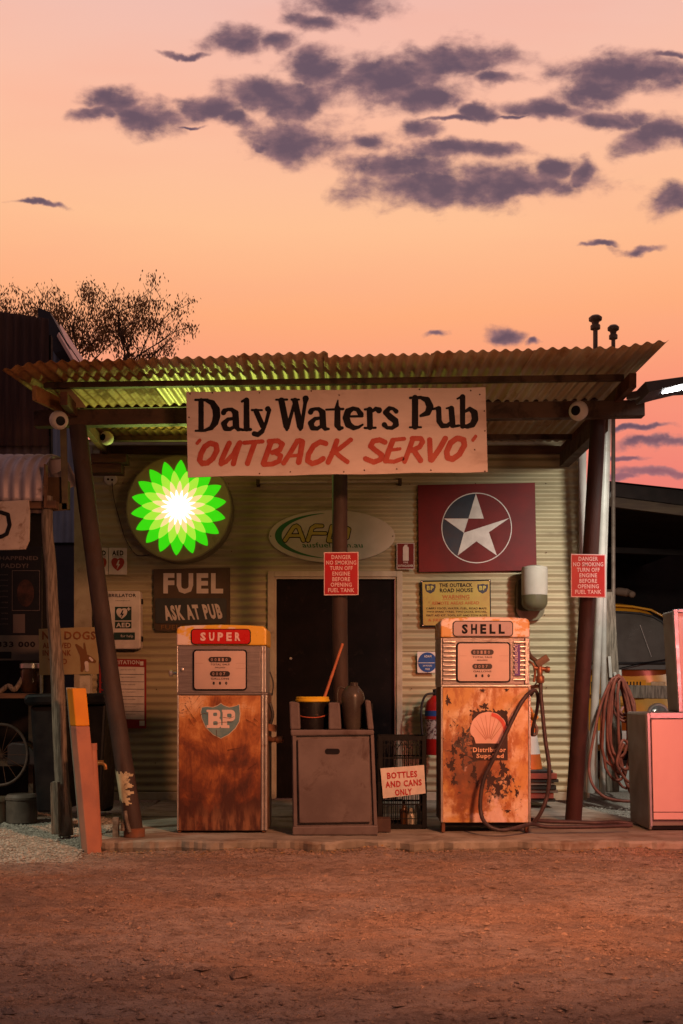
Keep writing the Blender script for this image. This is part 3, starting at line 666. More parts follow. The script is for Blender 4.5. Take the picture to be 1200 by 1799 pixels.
# fuel board
m_brown = M('brown_board', (.075, .05, .03), (.06, .04, .025), 5, .7, 0, .2)
m_char = M('charcoal_board', (.032, .036, .036), (.045, .045, .04), 5, .6, 0, .1)
fu = board('fuel_sign', [(270, 1000), (404, 997), (404, 1105), (399, 1109), (276, 1109), (271, 1104)], YB, .03, m_brown, 'brown board below the glowing sign reading FUEL and ASK AT PUB')
text(fu, 'FUEL', 287, 1007, 392, 1043, YB-.003, m_offw, .045)
ask = fu
obj('panel', prism(rrect(273, 1051, 398, 1095, 3), YB-.012, YB-.001), m_char, ask)
text(ask, 'ASK AT PUB', 288, 1062, 389, 1089, YB-.015, m_offw, .05, shear=-.22, rot=-2)
text(ask, 'FUEL', 283, 1098, 316, 1106, YB-.009, M('faint_orange', (.2, .1, .035), None), .01)
# fire extinguisher sign
fe = board('extinguisher_sign', q4(697, 954, 728, 1000, -.5, -.5), YB, .006, m_maroon, 'small red sign with a white extinguisher symbol left of the star sign')
each('border', [prism([(697, 954), (728, 954), (728, 955), (697, 955)], YB-.002, YB+.001), prism([(697, 999), (728, 999), (728, 1000), (697, 1000)], YB-.002, YB+.001), prism([(697, 955), (698, 955), (698, 999), (697, 999)], YB-.002, YB+.001), prism([(727, 955), (728, 955), (728, 999), (727, 999)], YB-.002, YB+.001)], m_offw, fe)
obj('extinguisher_symbol', flat([(708, 985), (708, 962), (710, 959), (711, 957), (717, 957), (715, 959), (718, 962), (718, 985)], YB-.003), m_offw, fe, fix=False)
text(fe, 'FIRE', 709, 986.5, 717, 989.5, YB-.003, m_offw, .02); text(fe, 'EXTINGUISHER', 700, 992, 726, 996, YB-.003, m_offw, .02)
# roadhouse warning sign
m_yb = M('tarnished_yellow', (.40, .30, .06), (.34, .2, .045), 3, .5, 0, .08, dirt=(.2, .1, .03), dscale=4, damt=.2)
rh = board('roadhouse_sign', [(739, 1020), (862, 1018), (863, 1100), (741, 1101)], YB, .008, m_ink, 'yellow enamel warning sign with black border under the star sign')
obj('face', prism([(742, 1022.5), (860, 1020.5), (861, 1098), (743.5, 1098.7)], YB-.003, YB-.001), m_yb, rh)
text(rh, 'THE OUTBACK', 772, 1024.5, 830, 1031.5, YB-.006, m_ink, .02, rot=-.6); text(rh, 'ROAD HOUSE', 773, 1033.5, 831, 1040.5, YB-.006, m_ink, .02, rot=-.6)
m_or = M('orange_print', (.42, .11, .03), None)
text(rh, 'WARNING', 777, 1045, 825, 1052, YB-.006, m_or, .02, rot=-.6); obj('rule', flat([(777, 1053.2), (825, 1053), (825, 1053.8), (777, 1054)], YB-.005), m_or, rh, fix=False)
text(rh, 'REMOTE AREAS AHEAD', 760, 1056.5, 842, 1062, YB-.006, m_or, .01, rot=-.5)
for k, s in enumerate(('CARRY FOOD, WATER, FUEL, ROAD MAPS,', 'TWO SPARE TYRES, TWO JACKS, SHOVEL,', 'FIRST AID KIT, TOOL KIT AND TOW ROPE')):
    text(rh, s, 749, 1067+k*6.2, 856, 1071+k*6.2, YB-.006, m_ink, .005)
for x in (756, 848):
    sh = [(x-9, 1026), (x-5, 1027), (x, 1025.5), (x+5, 1027), (x+9, 1026), (x+9.5, 1032), (x+7, 1039), (x, 1043), (x-7, 1039), (x-9.5, 1032)]
    obj('shield', flat(sh, YB-.005), m_navy, rh, fix=False); text(rh, 'BP', x-6, 1029, x+6, 1037, YB-.007, m_yel, .05)
text(rh, 'A FRIENDLY REMINDER', 752, 1087, 850, 1092, YB-.006, m_or, .0).name = 'lettering'
obj('screw', [lathe([(.006, 0), (.004, .004)], P(x, y, YB-.001), 6, Vector((0, -1, 0))) for x, y in ((741, 1022), (860, 1020), (743, 1099))], m_chrome, rh)
# blue round sticker
bs = board('blue_sticker', rrect(733, 1145, 768, 1182, 2), YB, .005, m_offw2, 'white square sticker with a blue disc left of the right hand pump')
obj('disc', flat(ell(751, 1163.5, 16.5, 17.5, 32), YB-.003), M('blue_print', (.02, .06, .2), None, bump=0), bs, fix=False)
obj('rule', flat([(735, 1164), (767, 1164), (767, 1165), (735, 1165)], YB-.005), m_offw2, bs, fix=False)
text(bs, 'ADAM', 745, 1151, 758, 1155, YB-.005, m_offw2, .02); text(bs, '24 HOURS', 743, 1168, 759, 1171, YB-.005, m_offw2, .01); text(bs, 'FREE', 747, 1174, 755, 1177, YB-.005, m_offw2, .01)
# AED signs
for x0, x1, lb in ((169, 190, 'white defibrillator sign half hidden behind the leaning left post'), (191, 223, 'small white sign with a red heart beside the leaning left post')):
    a = board('defibrillator_sign', q4(x0, 962, x1, 1009, .5, .5), YB, .006, m_offw2, lb)
    c = (x0+x1)/2 if x0 > 180 else 176; text(a, 'AED', c-10, 967, c+10, 976, YB-.003, m_ink, .04)
    def heart(X, Y, c=c): 
        x_ = (X-c)/10.0; y_ = -(Y-993)/10.5; return (x_*x_+y_*y_-1)**3-x_*x_*y_**3
    obj('heart', field(heart, c-12, 980, c+12, 1008, .7, YB-.003), M('heart_red', (.3, .04, .03), None, bump=0), a, fix=False)
    obj('bolt', flat([(c+1, 984), (c-3, 993), (c, 993), (c-2, 1001), (c+4, 991), (c+1, 991), (c+3, 984)], YB-.005), m_offw2, a, fix=False)
    obj('rule', flat([(c-10, 978), (c+10, 978), (c+10, 978.7), (c-10, 978.7)], YB-.003), m_ink, a, fix=False)
# defibrillator cabinet
dc = thing('defibrillator_cabinet', P(215, 1140, 9.6), 'white rounded defibrillator box on the wall behind the leaning left post', 'cabinet')
obj('case', prism(rrect(168, 1038, 247, 1140, 5), 9.68, 9.79), m_offw2, dc, bevel=.01)
text(dc, 'DEFIBRILLATOR', 172, 1043, 239, 1049, 9.677, m_ink, .02)
each('label_panel', [flat([(202, 1066), (231, 1066), (231, 1090), (202, 1090)], 9.677), flat([(202, 1092), (231, 1092), (231, 1104), (202, 1104)], 9.677), flat([(200, 1111), (237, 1111), (237, 1124), (200, 1124)], 9.677)], M('dark_green_print', (.015, .04, .035), None, bump=0), dc, fix=False)
def heart2(X, Y):
    x_ = (X-214)/8.5; y_ = -(Y-1079)/8.5; return (x_*x_+y_*y_-1)**3-x_*x_*y_**3
obj('heart', field(heart2, 203, 1067, 225, 1090, .7, 9.674), m_offw2, dc, fix=False)
obj('bolt', flat([(215, 1072), (211, 1080), (214, 1080), (212, 1087), (218, 1078), (215, 1078), (217, 1072)], 9.671), m_navy, dc, fix=False)
obj('cross', [flat([(225, 1067), (227, 1067), (227, 1073), (225, 1073)], 9.674), flat([(223, 1069), (229, 1069), (229, 1071), (223, 1071)], 9.673)], m_offw2, dc, fix=False)
text(dc, 'AED', 204, 1094, 229, 1102, 9.674, m_offw2, .03)
text(dc, 'in an emergency call', 203, 1054, 228, 1056.5, 9.677, m_ink, .0); text(dc, 'for help', 212, 1115, 234, 1121, 9.674, m_offw2, .0)
each('hinge', [pbox(247, 1052, 249.5, 1061, 9.71, 9.77), pbox(247, 1118, 249.5, 1127, 9.71, 9.77)], m_ink, dc)
# resuscitation chart
rc = board('resuscitation_chart', q4(174, 1157, 257, 1279, 1, 1), YB, .006, M('chart_red', (.24, .02, .018), None, bump=.02), 'red bordered first aid chart low on the wall behind the leaning left post')
obj('panel', flat([(192, 1171), (253.5, 1172), (253.5, 1264), (192, 1263)], YB-.003), m_offw2, rc, fix=False)
text(rc, 'RESUSCITATION', 176, 1160, 245, 1167, YB-.003, m_offw2, .02)
obj('rule', [flat([(192, y), (253, y+.5), (253, y+1.3), (192, y+.8)], YB-.005) for y in (1184, 1197, 1210, 1223, 1236, 1249)], m_ink, rc, fix=False)
each('side_panel', [flat([(178, 1174+i*13), (191, 1174+i*13), (191, 1185+i*13), (178, 1185+i*13)], YB-.003) for i in range(7)], m_navy, rc, fix=False)
for i, ch in enumerate('DRSABCD'): text(rc, ch, 182, 1176+i*13, 187, 1183+i*13, YB-.006, m_offw2, .03)
for i in range(7): text(rc, random.choice(('check for response', 'open the airway now', 'send for some help', 'begin compressions')), 212, 1175.5+i*13, 238, 1178+i*13, YB-.005, m_ink, 0)
obj('stamp', flat([(246, 1162), (252, 1162), (252, 1169), (246, 1169)], YB-.003), m_offw2, rc, fix=False)
obj('stamp', flat([(245, 1266), (254, 1266), (254, 1275), (245, 1275)], YB-.003), m_offw2, rc, fix=False)
# danger signs on posts
m_dred = M('danger_red', (.36, .008, .012), (.3, .008, .012), 4, .35, 0, .03)
m_dw = M('danger_white', (.6, .42, .42), (.54, .36, .36), 12, .4, 0, .02)
def danger(x, y, Y, rot, lb):
    q = [(x, y), (x+61, y+rot), (x+61, y+76+rot), (x, y+76)]
    r = board('danger_sign', q, Y, .004, m_dw, lb, group='red danger no smoking signs on posts')
    obj('face', prism([(x+1.7, y+1.8), (x+59.3, y+1.8+rot), (x+59.3, y+74.2+rot), (x+1.7, y+74.2)], Y-.002, Y-.0005), m_dred, r)
    for k, (s, w) in enumerate((('DANGER', 34), ('NO SMOKING', 53), ('TURN OFF', 40), ('ENGINE', 31), ('BEFORE', 31), ('OPENING', 37), ('FUEL TANK', 46))):
        text(r, s, x+30.5-w/2, y+5+k*9.7, x+30.5+w/2, y+12.3+k*9.7, Y-.004, m_dw, .02)
    obj('strap', bar(P(x+16, y+38, Y+.012), P(x+45, y+38, Y+.012), .012, .02), m_chrome, r)
danger(569, 970, 7.70, -.5, 'red danger no smoking sign on the middle post above the bucket')
danger(1003, 973, 7.80, 1, 'red danger no smoking sign on the dark red right hand post')
# ------------------------------------------------------------------ wall fittings
wl = thing('wall_light', P(938, 1092, 9.7), 'unlit white cylinder wall lamp with olive lower half right of the star sign', 'lamp')
obj('shade', lathe([(.115, 0), (.12, .015), (.12, .24)], P(939, 1046, 9.6), 28), M('lamp_white', (.5, .47, .4), (.42, .4, .33), 4, .5), wl, smooth=40)
obj('cap', lathe([(.12, 0), (.116, .02), (.06, .034)], P(939, 1046, 9.6)+Vector((0, 0, .241)), 28), MC['lamp_white'], wl, smooth=40)
m_ol = M('olive_plastic', (.13, .12, .06), (.1, .09, .05), 5, .5)
obj('sensor', lathe([(.06, -.14), (.1, -.115), (.119, -.08), (.119, -.001)], P(939, 1046, 9.6), 28), m_ol, wl, smooth=40)
obj('mount', prism(rrect(907, 1012, 957, 1090, 20), 9.74, 9.79, 9.74), m_ol, wl)
bt = thing('batten_light', P(580, 852, 9.75), 'thin unlit fluorescent tube batten fixed along the wall under the pub sign', 'lamp')
obj('tube', tube([P(456, 847, 9.72), P(700, 845, 9.72)], .016, 10), m_trim, bt, smooth=60)
each('tube_end', [pbox(450, 842, 456, 852, 9.69, 9.79), pbox(700, 840, 706, 850, 9.69, 9.79)], m_brown, bt)
for k, (px, py, Y, ax, rad, lb) in enumerate(((103, 738, 7.3, (.6, -1, -.4), .066, 'white ball security camera at the left end of the canopy beam'), (1017, 722, 7.42, (-.75, -1, -.2), .07, 'white ball security camera at the right end of the canopy beam'), (188, 770, 8.9, (-.6, -.9, 0), .06, 'small white ball camera hanging behind the left of the beam'))):
    cm = thing('security_camera', P(px, py+20, Y), lb, 'camera', 'round security cameras under the canopy'); A = Vector(ax).normalized(); c = P(px, py, Y)
    obj('housing', lathe([(rad*.3, -rad*.9), (rad*.8, -rad*.55), (rad, 0), (rad*.98, rad*.3), (rad*.8, rad*.62), (rad*.55, rad*.78)], c, 24, A), m_white, cm, smooth=60)
    obj('lens', lathe([(rad*.5, rad*.72), (rad*.5, rad*.81), (rad*.2, rad*.86)], c, 20, A), m_black, cm, smooth=40)
    obj('stem', tube([c-A*rad*.6, P(px, py, Y)+Vector((0, .16, .03))], .02, 8), m_white, cm)
wb = thing('wall_bracket', P(205, 830, 9.5), 'broken timber bracket boards sticking out above the white socket', 'bracket')
obj('board', [pbox(160, 797, 222, 812, 9.35, 9.5)], m_wood_red, wb); obj('board', [pbox(158, 814, 213, 830, 9.4, 9.55)], m_wood_red, wb)
# vent pipes
m_vent = M('galvanised_vent', (.24, .19, .15), (.16, .12, .09), 9, .6, .2, .1)
for px, top_, w in ((1046, 555, 7.5), (1077.5, 572, 6.5)):
    v_ = thing('vent_pipe', (P(px, 600, 10.6).x, 10.6, 0), 'taller mushroom capped vent pipe rising behind the roof' if w > 7 else 'shorter mushroom capped vent pipe rising behind the roof', 'pipe', 'mushroom vent pipes')
    c = P(px, top_, 10.6); s_ = w/7.5; c.z -= .1
    obj('pipe', tube([(c.x, 10.6, 0), (c.x, 10.6, c.z)], .024*s_, 12), m_vent, v_, smooth=60)
    obj('cap', lathe([(.03*s_, -.04), (.05*s_, -.035), (.05*s_, 0), (.034*s_, .015), (.04*s_, .04), (.066*s_, .055), (.068*s_, .08), (.045*s_, .1), (.01, .104)], c, 20), m_vent, v_, smooth=40)
# pipes and side board at right of wall
dp = thing('downpipe', (P(1040, 1400, 9.3).x, 9.3, 0), 'leaning white downpipe behind the dark red right hand post', 'pipe')
obj('pipe', tube([P(1066, 728, 9.0), P(1056, 1000, 9.2), P(1038, 1392, 9.45)], .036, 12), m_pvc, dp, smooth=60)
dp = thing('conduit_pipe', (P(1063, 1400, 9.4).x, 9.4, 0), 'upright thin white pipe right of the leaning downpipe', 'pipe')
obj('pipe', tube([P(1069, 735, 9.1), P(1061, 1000, 9.3), P(1059, 1395, 9.5)], .026, 12), m_pvc, dp, smooth=60)
gb = thing('grey_timber_post', (P(1080, 1385, 9.6).x, 9.6, -.04), 'weathered grey timber post carrying the coiled red hose', 'post')
obj('timber', prism([(1062, 1040), (1080, 1040), (1094, 1300), (1088, 1392), (1066, 1392)], 9.6, 9.75), m_wood, gb, bevel=.008)
obj('white_bracket', prism([(1068, 1153), (1073, 1153), (1076, 1190), (1071, 1190)], 9.56, 9.6), m_pvc, gb)
obj('hook', [tube(smoothpath([P(1080, 1183, 9.58), P(1084, 1198, 9.4), P(1089, 1192, 9.36), P(1089, 1177, 9.36)]), .016, 8)], m_pvc, gb, smooth=60)
# ------------------------------------------------------------------ coiled hose
m_hose = M('red_rubber_hose', (.24, .065, .038), (.15, .04, .026), 9, .55, 0, .1)
hz = thing('coiled_hose', (P(1085, 1400, 9.3).x, 9.3, -.04), 'red rubber air hose hanging in loose coils from the white hook', 'hose')
def loop(cx, top_, bot_, w, Y, skew=0, n=26):
    o = []
    for k in range(n):
        a = 2*math.pi*k/n; tt = (1-math.cos(a))/2; ww = w*(.55+.45*tt)
        o.append(P(cx+ww*math.sin(a)+skew*tt+random.uniform(-1, 1), top_+(bot_-top_)*tt, Y+.02*math.sin(2*a)))
    return o
for k, (cx_, tp, bt_, w, sk) in enumerate(((1086, 1186, 1262, 17, 12), (1086, 1188, 1256, 20, 14), (1086, 1187, 1268, 24, 14), (1082, 1190, 1345, 30, -4), (1084, 1188, 1360, 27, 6), (1080, 1190, 1372, 30, 4), (1085, 1192, 1385, 24, 14), (1088, 1190, 1352, 32, 8), (1086, 1189, 1330, 22, 2), (1090, 1194, 1395, 18, 22))):
    obj('hose_coil', tube(loop(cx_, tp, bt_, w, 9.3-.012*k, sk), .013, 8, True), m_hose, hz, smooth=60)
obj('hose_end', tube(smoothpath([P(1072, 1198, 9.2), P(1055, 1240, 9.2), P(1040, 1310, 9.15), P(1035, 1350, 9.1), P(1042, 1380, 9.0), P(1062, 1400, 8.9), P(1090, 1407, 8.9), P(1125, 1408, 8.9)]), .013, 8), m_hose, hz, smooth=60)
obj('hose_tie', [tube(loop(1096, 1300, 1352, 14, 9.16, 4), .013, 8, True), tube(smoothpath([P(1096, 1306, 9.15), P(1084, 1340, 9.15), P(1098, 1368, 9.15), P(1110, 1376, 9.15)]), .013, 8)], m_hose, hz, smooth=60)
# ------------------------------------------------------------------ pumps
def pill(x0, y0, x1, y1, r): return rrect(x0, y0, x1, y1, r, 6)
m_dial = M('dial_face', (.56, .42, .38), (.5, .38, .35), 3, .35, 0, .02)
m_drum = M('drum_black', (.03, .02, .018), (.05, .035, .03), 20, .4)
m_digit = M('drum_digit', (.4, .26, .22), None, bump=0)
m_glass = bpy.data.materials.new('dial_glass'); m_glass.use_nodes = True
_t = NT(m_glass.node_tree); _t.n.clear(); _g = _t.new('ShaderNodeBsdfGlossy'); _g.inputs['Roughness'].default_value = .04; _g.inputs[0].default_value = (.9, .9, .9, 1)
_tr = _t.new('ShaderNodeBsdfTransparent'); _fr = _t.new('ShaderNodeFresnel'); _fr.inputs[0].default_value = 1.5; _mx = _t.new('ShaderNodeMixShader')
_t.l.new(_t.math('ADD', _fr.outputs[0], .02), _mx.inputs[0]); _t.l.new(_tr.outputs[0], _mx.inputs[1]); _t.l.new(_g.outputs[0], _mx.inputs[2])
_o = _t.new('ShaderNodeOutputMaterial'); _t.l.new(_mx.outputs[0], _o.inputs[0])
def rustpanel(name, shell):
    m = bpy.data.materials.new(name); m.use_nodes = True; t = NT(m.node_tree); b = t.n['Principled BSDF']
    tc = t.new('ShaderNodeTexCoord').outputs['Object']; sp = t.new('ShaderNodeSeparateXYZ'); t.put(sp, 0, tc); x, y, z = sp.outputs
    st_ = t.noise(t.vmath('MULTIPLY', tc, (3.2, 1, 1.0)), 3.0, 9, .75, 1.6); big = t.noise(tc, 3.4, 6, .6, .4); fine = t.noise(tc, 28, 8, .7, .5)
    if not shell:
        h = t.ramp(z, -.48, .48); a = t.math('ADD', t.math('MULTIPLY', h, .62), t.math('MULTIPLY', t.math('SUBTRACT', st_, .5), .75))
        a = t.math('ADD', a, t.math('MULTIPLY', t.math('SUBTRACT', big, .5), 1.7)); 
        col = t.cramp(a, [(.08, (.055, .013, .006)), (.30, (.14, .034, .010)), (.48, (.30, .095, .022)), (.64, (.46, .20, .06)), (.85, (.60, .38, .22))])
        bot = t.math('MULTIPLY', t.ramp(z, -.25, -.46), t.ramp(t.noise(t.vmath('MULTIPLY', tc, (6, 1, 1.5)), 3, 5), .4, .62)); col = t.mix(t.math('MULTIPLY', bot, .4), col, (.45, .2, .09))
        col = t.mix(t.ramp(fine, .6, .74, 0, .6), col, (.08, .025, .012))
        vor = t.new('ShaderNodeTexNoise'); t.put(vor, 'Vector', t.vmath('MULTIPLY', tc, (1, 1, 1))); vor.inputs['Scale'].default_value = 7; vor.inputs['Distortion'].default_value = 2.5
        ln = t.ramp(t.math('ABSOLUTE', t.math('SUBTRACT', vor.outputs[0], .5)), .004, .018, 1, 0); ln = t.math('MULTIPLY', ln, t.ramp(big, .5, .62)); ln = t.math('MULTIPLY', ln, t.ramp(z, .0, .15))
        col = t.mix(ln, col, (.1, .035, .02)); b.inputs['Roughness'].default_value = .5
    else:
        col = t.mix(t.ramp(big, .37, .57), (.64, .48, .33), (.48, .24, .06))
        col = t.mix(t.ramp(t.noise(t.vmath('MULTIPLY', tc, (2, 1, 1)), 5, 8, .7), .45, .60), col, (.34, .12, .025))
        # centre-left holds the heavy brown rust
        r1 = t.vmath('LENGTH', t.vmath('MULTIPLY', t.vmath('SUBTRACT', tc, (-.10, 0, -.12)), (4.2, 0, 2.6)))
        hv = t.math('ADD', t.math('SUBTRACT', 1.0, r1), t.math('MULTIPLY', t.math('SUBTRACT', t.noise(tc, 9, 8, .7), .5), 2.2))
        col = t.mix(t.ramp(hv, -.15, .4, 0, .92), col, (.22, .06, .014)); col = t.mix(t.ramp(hv, .35, .8, 0, .7), col, (.10, .03, .012))
        r2 = t.vmath('LENGTH', t.vmath('MULTIPLY', t.vmath('SUBTRACT', tc, (-.17, 0, .02)), (5.5, 0, 3.2))); r3 = t.vmath('LENGTH', t.vmath('MULTIPLY', t.vmath('SUBTRACT', tc, (.10, 0, -.24)), (6, 0, 5)))
        rr_ = t.math('MINIMUM', r2, r3)
        sp_ = t.math('ADD', t.math('MULTIPLY', t.math('SUBTRACT', 1.0, rr_), .45), t.math('MULTIPLY', t.math('SUBTRACT', t.noise(t.vmath('ADD', tc, (4, 1, 2)), 20, 8, .72, .6), .5), 3.2))
        edge = t.math('ADD', t.math('MULTIPLY', t.math('SUBTRACT', t.noise(t.vmath('ADD', tc, (9, 1, 2)), 11, 8, .7, .5), .5), 3.4), -.62)
        col = t.mix(t.ramp(t.math('MAXIMUM', sp_, edge), .36, .44), col, (.035, .015, .01))
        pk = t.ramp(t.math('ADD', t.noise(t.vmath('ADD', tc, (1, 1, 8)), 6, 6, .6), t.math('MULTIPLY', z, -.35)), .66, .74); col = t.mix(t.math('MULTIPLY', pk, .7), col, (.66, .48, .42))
        b.inputs['Roughness'].default_value = .48
    t.put(b, 'Base Color', col)
    bpn = t.new('ShaderNodeBump'); bpn.inputs['Strength'].default_value = .35; bpn.inputs['Distance'].default_value = .004; t.put(bpn, 'Height', fine); t.l.new(bpn.outputs[0], b.inputs['Normal'])
    return m
def headmat(name, a, c, thr):
    m = bpy.data.materials.new(name); m.use_nodes = True; t = NT(m.node_tree); b = t.n['Principled BSDF']
    tc = t.new('ShaderNodeTexCoord').outputs['Object']; sp = t.new('ShaderNodeSeparateXYZ'); t.put(sp, 0, tc)
    f = t.math('ADD', t.noise(t.vmath('MULTIPLY', tc, (1, 1, 2)), 9, 7, .65), t.math('MULTIPLY', t.ramp(t.math('ABSOLUTE', sp.outputs[0]), .15, .3) if thr else t.math('SUBTRACT', 0.0, sp.outputs[0]), .07 if thr else .28))
    col = t.mix(t.ramp(f, .52, .6), a, c); col = t.mix(t.ramp(t.noise(tc, 30, 8, .7), .6, .7, 0, .8), col, (.2, .07, .03))
    t.put(b, 'Base Color', col); b.inputs['Roughness'].default_value = .4; return m
YP = 7.45
def pump(px, W_, yt, name, label, shell):
    x0, x1 = px, px+W_; y1, y2, y3 = yt+36, yt+121, yt+362
    r = thing(name, (P((x0+x1)/2, 1462, YP).x, YP+.2, 0), label, 'fuel pump')
    mh = headmat(name+'_head', (.64, .36, .035), (.64, .5, .43), False) if not shell else headmat(name+'_head', (.70, .56, .50), (.55, .29, .08), True)
    mp = rustpanel(name+'_panel', shell); cxp = (x0+x1)/2
    # head: rounded crown
    pts = [(x0-1, y1), (x0-1, yt+10), (x0+1, yt+5), (x0+6, yt+2), (x0+30, yt+.4), (cxp, yt-.6), (x1-30, yt+.4), (x1-6, yt+2), (x1-1, yt+5), (x1+1, yt+10), (x1+1, y1)]
    obj('head', prism(pts, YP-.01, YP+.45), mh, r, bevel=.012)
    a, c = (x0+26, x1-28) if not shell else (x0+22, x1-30)
    ps = obj('head_sign', prism(pill(a-1.6, yt+6.6, c+1.6, yt+34.4, 6.5), YP-.016, YP-.008), m_ink, r)
    obj('sign_face', prism(pill(a, yt+8, c, yt+33, 5.5), YP-.019, YP-.016), M('super_red', (.42, .014, .012), None, rough=.3, bump=.02) if not shell else M('sign_lilac', (.40, .30, .31), None, rough=.3, bump=.02), ps)
    s = 'SHELL' if shell else 'SUPER'
    wsp = (c-a-(26 if not shell else 22))/5
    for k, ch in enumerate(s):
        xx = a+(15 if not shell else 13)+k*wsp+(1.5 if shell else 0); text(ps, ch, xx, yt+(13 if not shell else 12.5), xx+(9.5 if not shell else 10.5), yt+(28 if not shell else 29.5), YP-.022, M('sign_pink', (.62, .42, .4), None) if not shell else m_ink, .045)
    # dial housing
    obj('housing', pbox(x0+2, y1+.5, x1-9, y2-2, YP-.002, YP+.44), m_brushed, r, bevel=.004)
    obj('side_trim', pbox(x1-8.6, y1+.5, x1, y2-2, YP-.006, YP+.44), m_chrome, r, bevel=.006)
    obj('side_trim', pbox(x0-.5, y1+.5, x0+1.7, y2-2, YP-.006, YP+.44), m_chrome, r, bevel=.003)
    dx0, dx1, dy0, dy1 = (x0+28, x0+123, yt+43, yt+115) if not shell else (x0+27, x0+122, yt+44, yt+115)
    df = obj('dial_frame', prism(pill(dx0, dy0, dx1, dy1, 6), YP-.014, YP+.0), m_ink, r, bevel=.002)
    obj('dial_face', prism(pill(dx0+2.5, dy0+2.5, dx1-2.5, dy1-2.5, 4.5), YP-.0165, YP-.014), m_dial, df)
    mx_ = (dx0+dx1)/2+(0 if not shell else -2)
    for kk, (yy, hw) in enumerate(((dy0+13, 20), (dy0+38, 17.5))):
        w_ = obj('counter', prism(pill(mx_-hw, yy, mx_+hw, yy+9.5, 4.7), YP-.020, YP-.0165), m_drum, df)
        for k in range(5 if kk == 0 else 4): text(df, '00110'[k] if kk == 0 else '0007'[k], mx_-hw+4+k*6.4, yy+2, mx_-hw+7.6+k*6.4, yy+7.6, YP-.0215, m_digit, .02, name='digit')
    text(df, 'TOTAL SALE', mx_-17, dy0+25, mx_+17, dy0+28, YP-.018, m_ink, .01); text(df, 'SHILLINGS', mx_-9, dy0+30.5, mx_+9, dy0+33, YP-.018, m_ink, .01)
    text(df, 'GALLONS', mx_-16, dy0+50, mx_+16, dy0+53, YP-.018, m_ink, .01)
    for k in range(3): text(df, '880'[k], mx_-13+k*11, dy0+56.5, mx_-9+k*11, dy0+62, YP-.018, m_ink, .06, name='digit')
    obj('plate_line', [flat([(dx0+4, dy0+24), (dx0+18, dy0+24), (dx0+18, dy0+24.5), (dx0+4, dy0+24.5)], YP-.018), flat([(dx1-20, dy0+24), (dx1-4, dy0+24), (dx1-4, dy0+24.5), (dx1-20, dy0+24.5)], YP-.018), flat([(dx1-20, dy0+33), (dx1-4, dy0+33), (dx1-4, dy0+33.5), (dx1-20, dy0+33.5)], YP-.018)], m_digit, df, fix=False)
    obj('glass', flat(pill(dx0+2, dy0+2, dx1-2, dy1-2, 4.5), YP-.026), m_glass, df, fix=False)
    # lower body
    obj('waist_rail', pbox(x0, y2-2, x1+3, y2+1.5, YP-.008, YP+.44), m_chrome if shell else m_brushed, r, bevel=.003)
    obj('cabinet', pbox(x0+1, y2+1.5, x1+3, y3, YP+.004, YP+.44), M('cabinet_side', (.2, .13, .09), (.12, .07, .045), 6, .55, .2, .2, dirt=(.15, .05, .02), dscale=5), r, bevel=.005)
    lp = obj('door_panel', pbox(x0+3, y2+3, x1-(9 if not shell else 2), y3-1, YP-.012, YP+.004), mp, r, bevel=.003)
    if not shell: each('edge_trim', [pbox(x1-8.4, y2+2, x1-3.8, y3-1, YP-.012, YP+.003), pbox(x1-2.8, y2+2, x1+2.4, y3-1, YP-.009, YP+.003)], m_chrome, r, bevel=.003)
    else:
        each('edge_trim', [pbox(x1-1.4, y2+2, x1+2.6, y3-1, YP-.012, YP+.003)], m_chrome, r, bevel=.003)
    each('edge_trim', [pbox(x0, y2+2, x0+2.4, y3-1, YP-.012, YP+.003)], m_chrome, r, bevel=.002)
    for xx in ((x1-6, x1) if not shell else (x1-.5, x0+1)): obj('edge_trim', tube([P(xx, y2+3, YP-.01), P(xx, y3-2, YP-.01)], .0075, 10), m_chrome, r, smooth=60)
    for xx in (x1-6.5, x1-1.5): obj('edge_trim', tube([P(xx, y1+2, YP-.006), P(xx, y2-3, YP-.006)], .007, 10), m_chrome, r, smooth=60)
    obj('plinth', pbox(x0+5, y3, x1-1, y3+6, YP+.03, YP+.4), m_black, r)
    for xx in (x0+4, x1-4): obj('foot', [pbox(xx-3, y3, xx+3, 1462.5, YP-.004, YP+.05)], m_steel_rust, r, bevel=.003)
    return r, ps, lp, (x0, x1, y1, y2, y3)
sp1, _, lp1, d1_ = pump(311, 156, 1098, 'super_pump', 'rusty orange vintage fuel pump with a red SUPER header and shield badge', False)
sp2, _, lp2, d2_ = pump(775, 155, 1084, 'shell_pump', 'peeling pink vintage fuel pump with SHELL header and looping black hose', True)
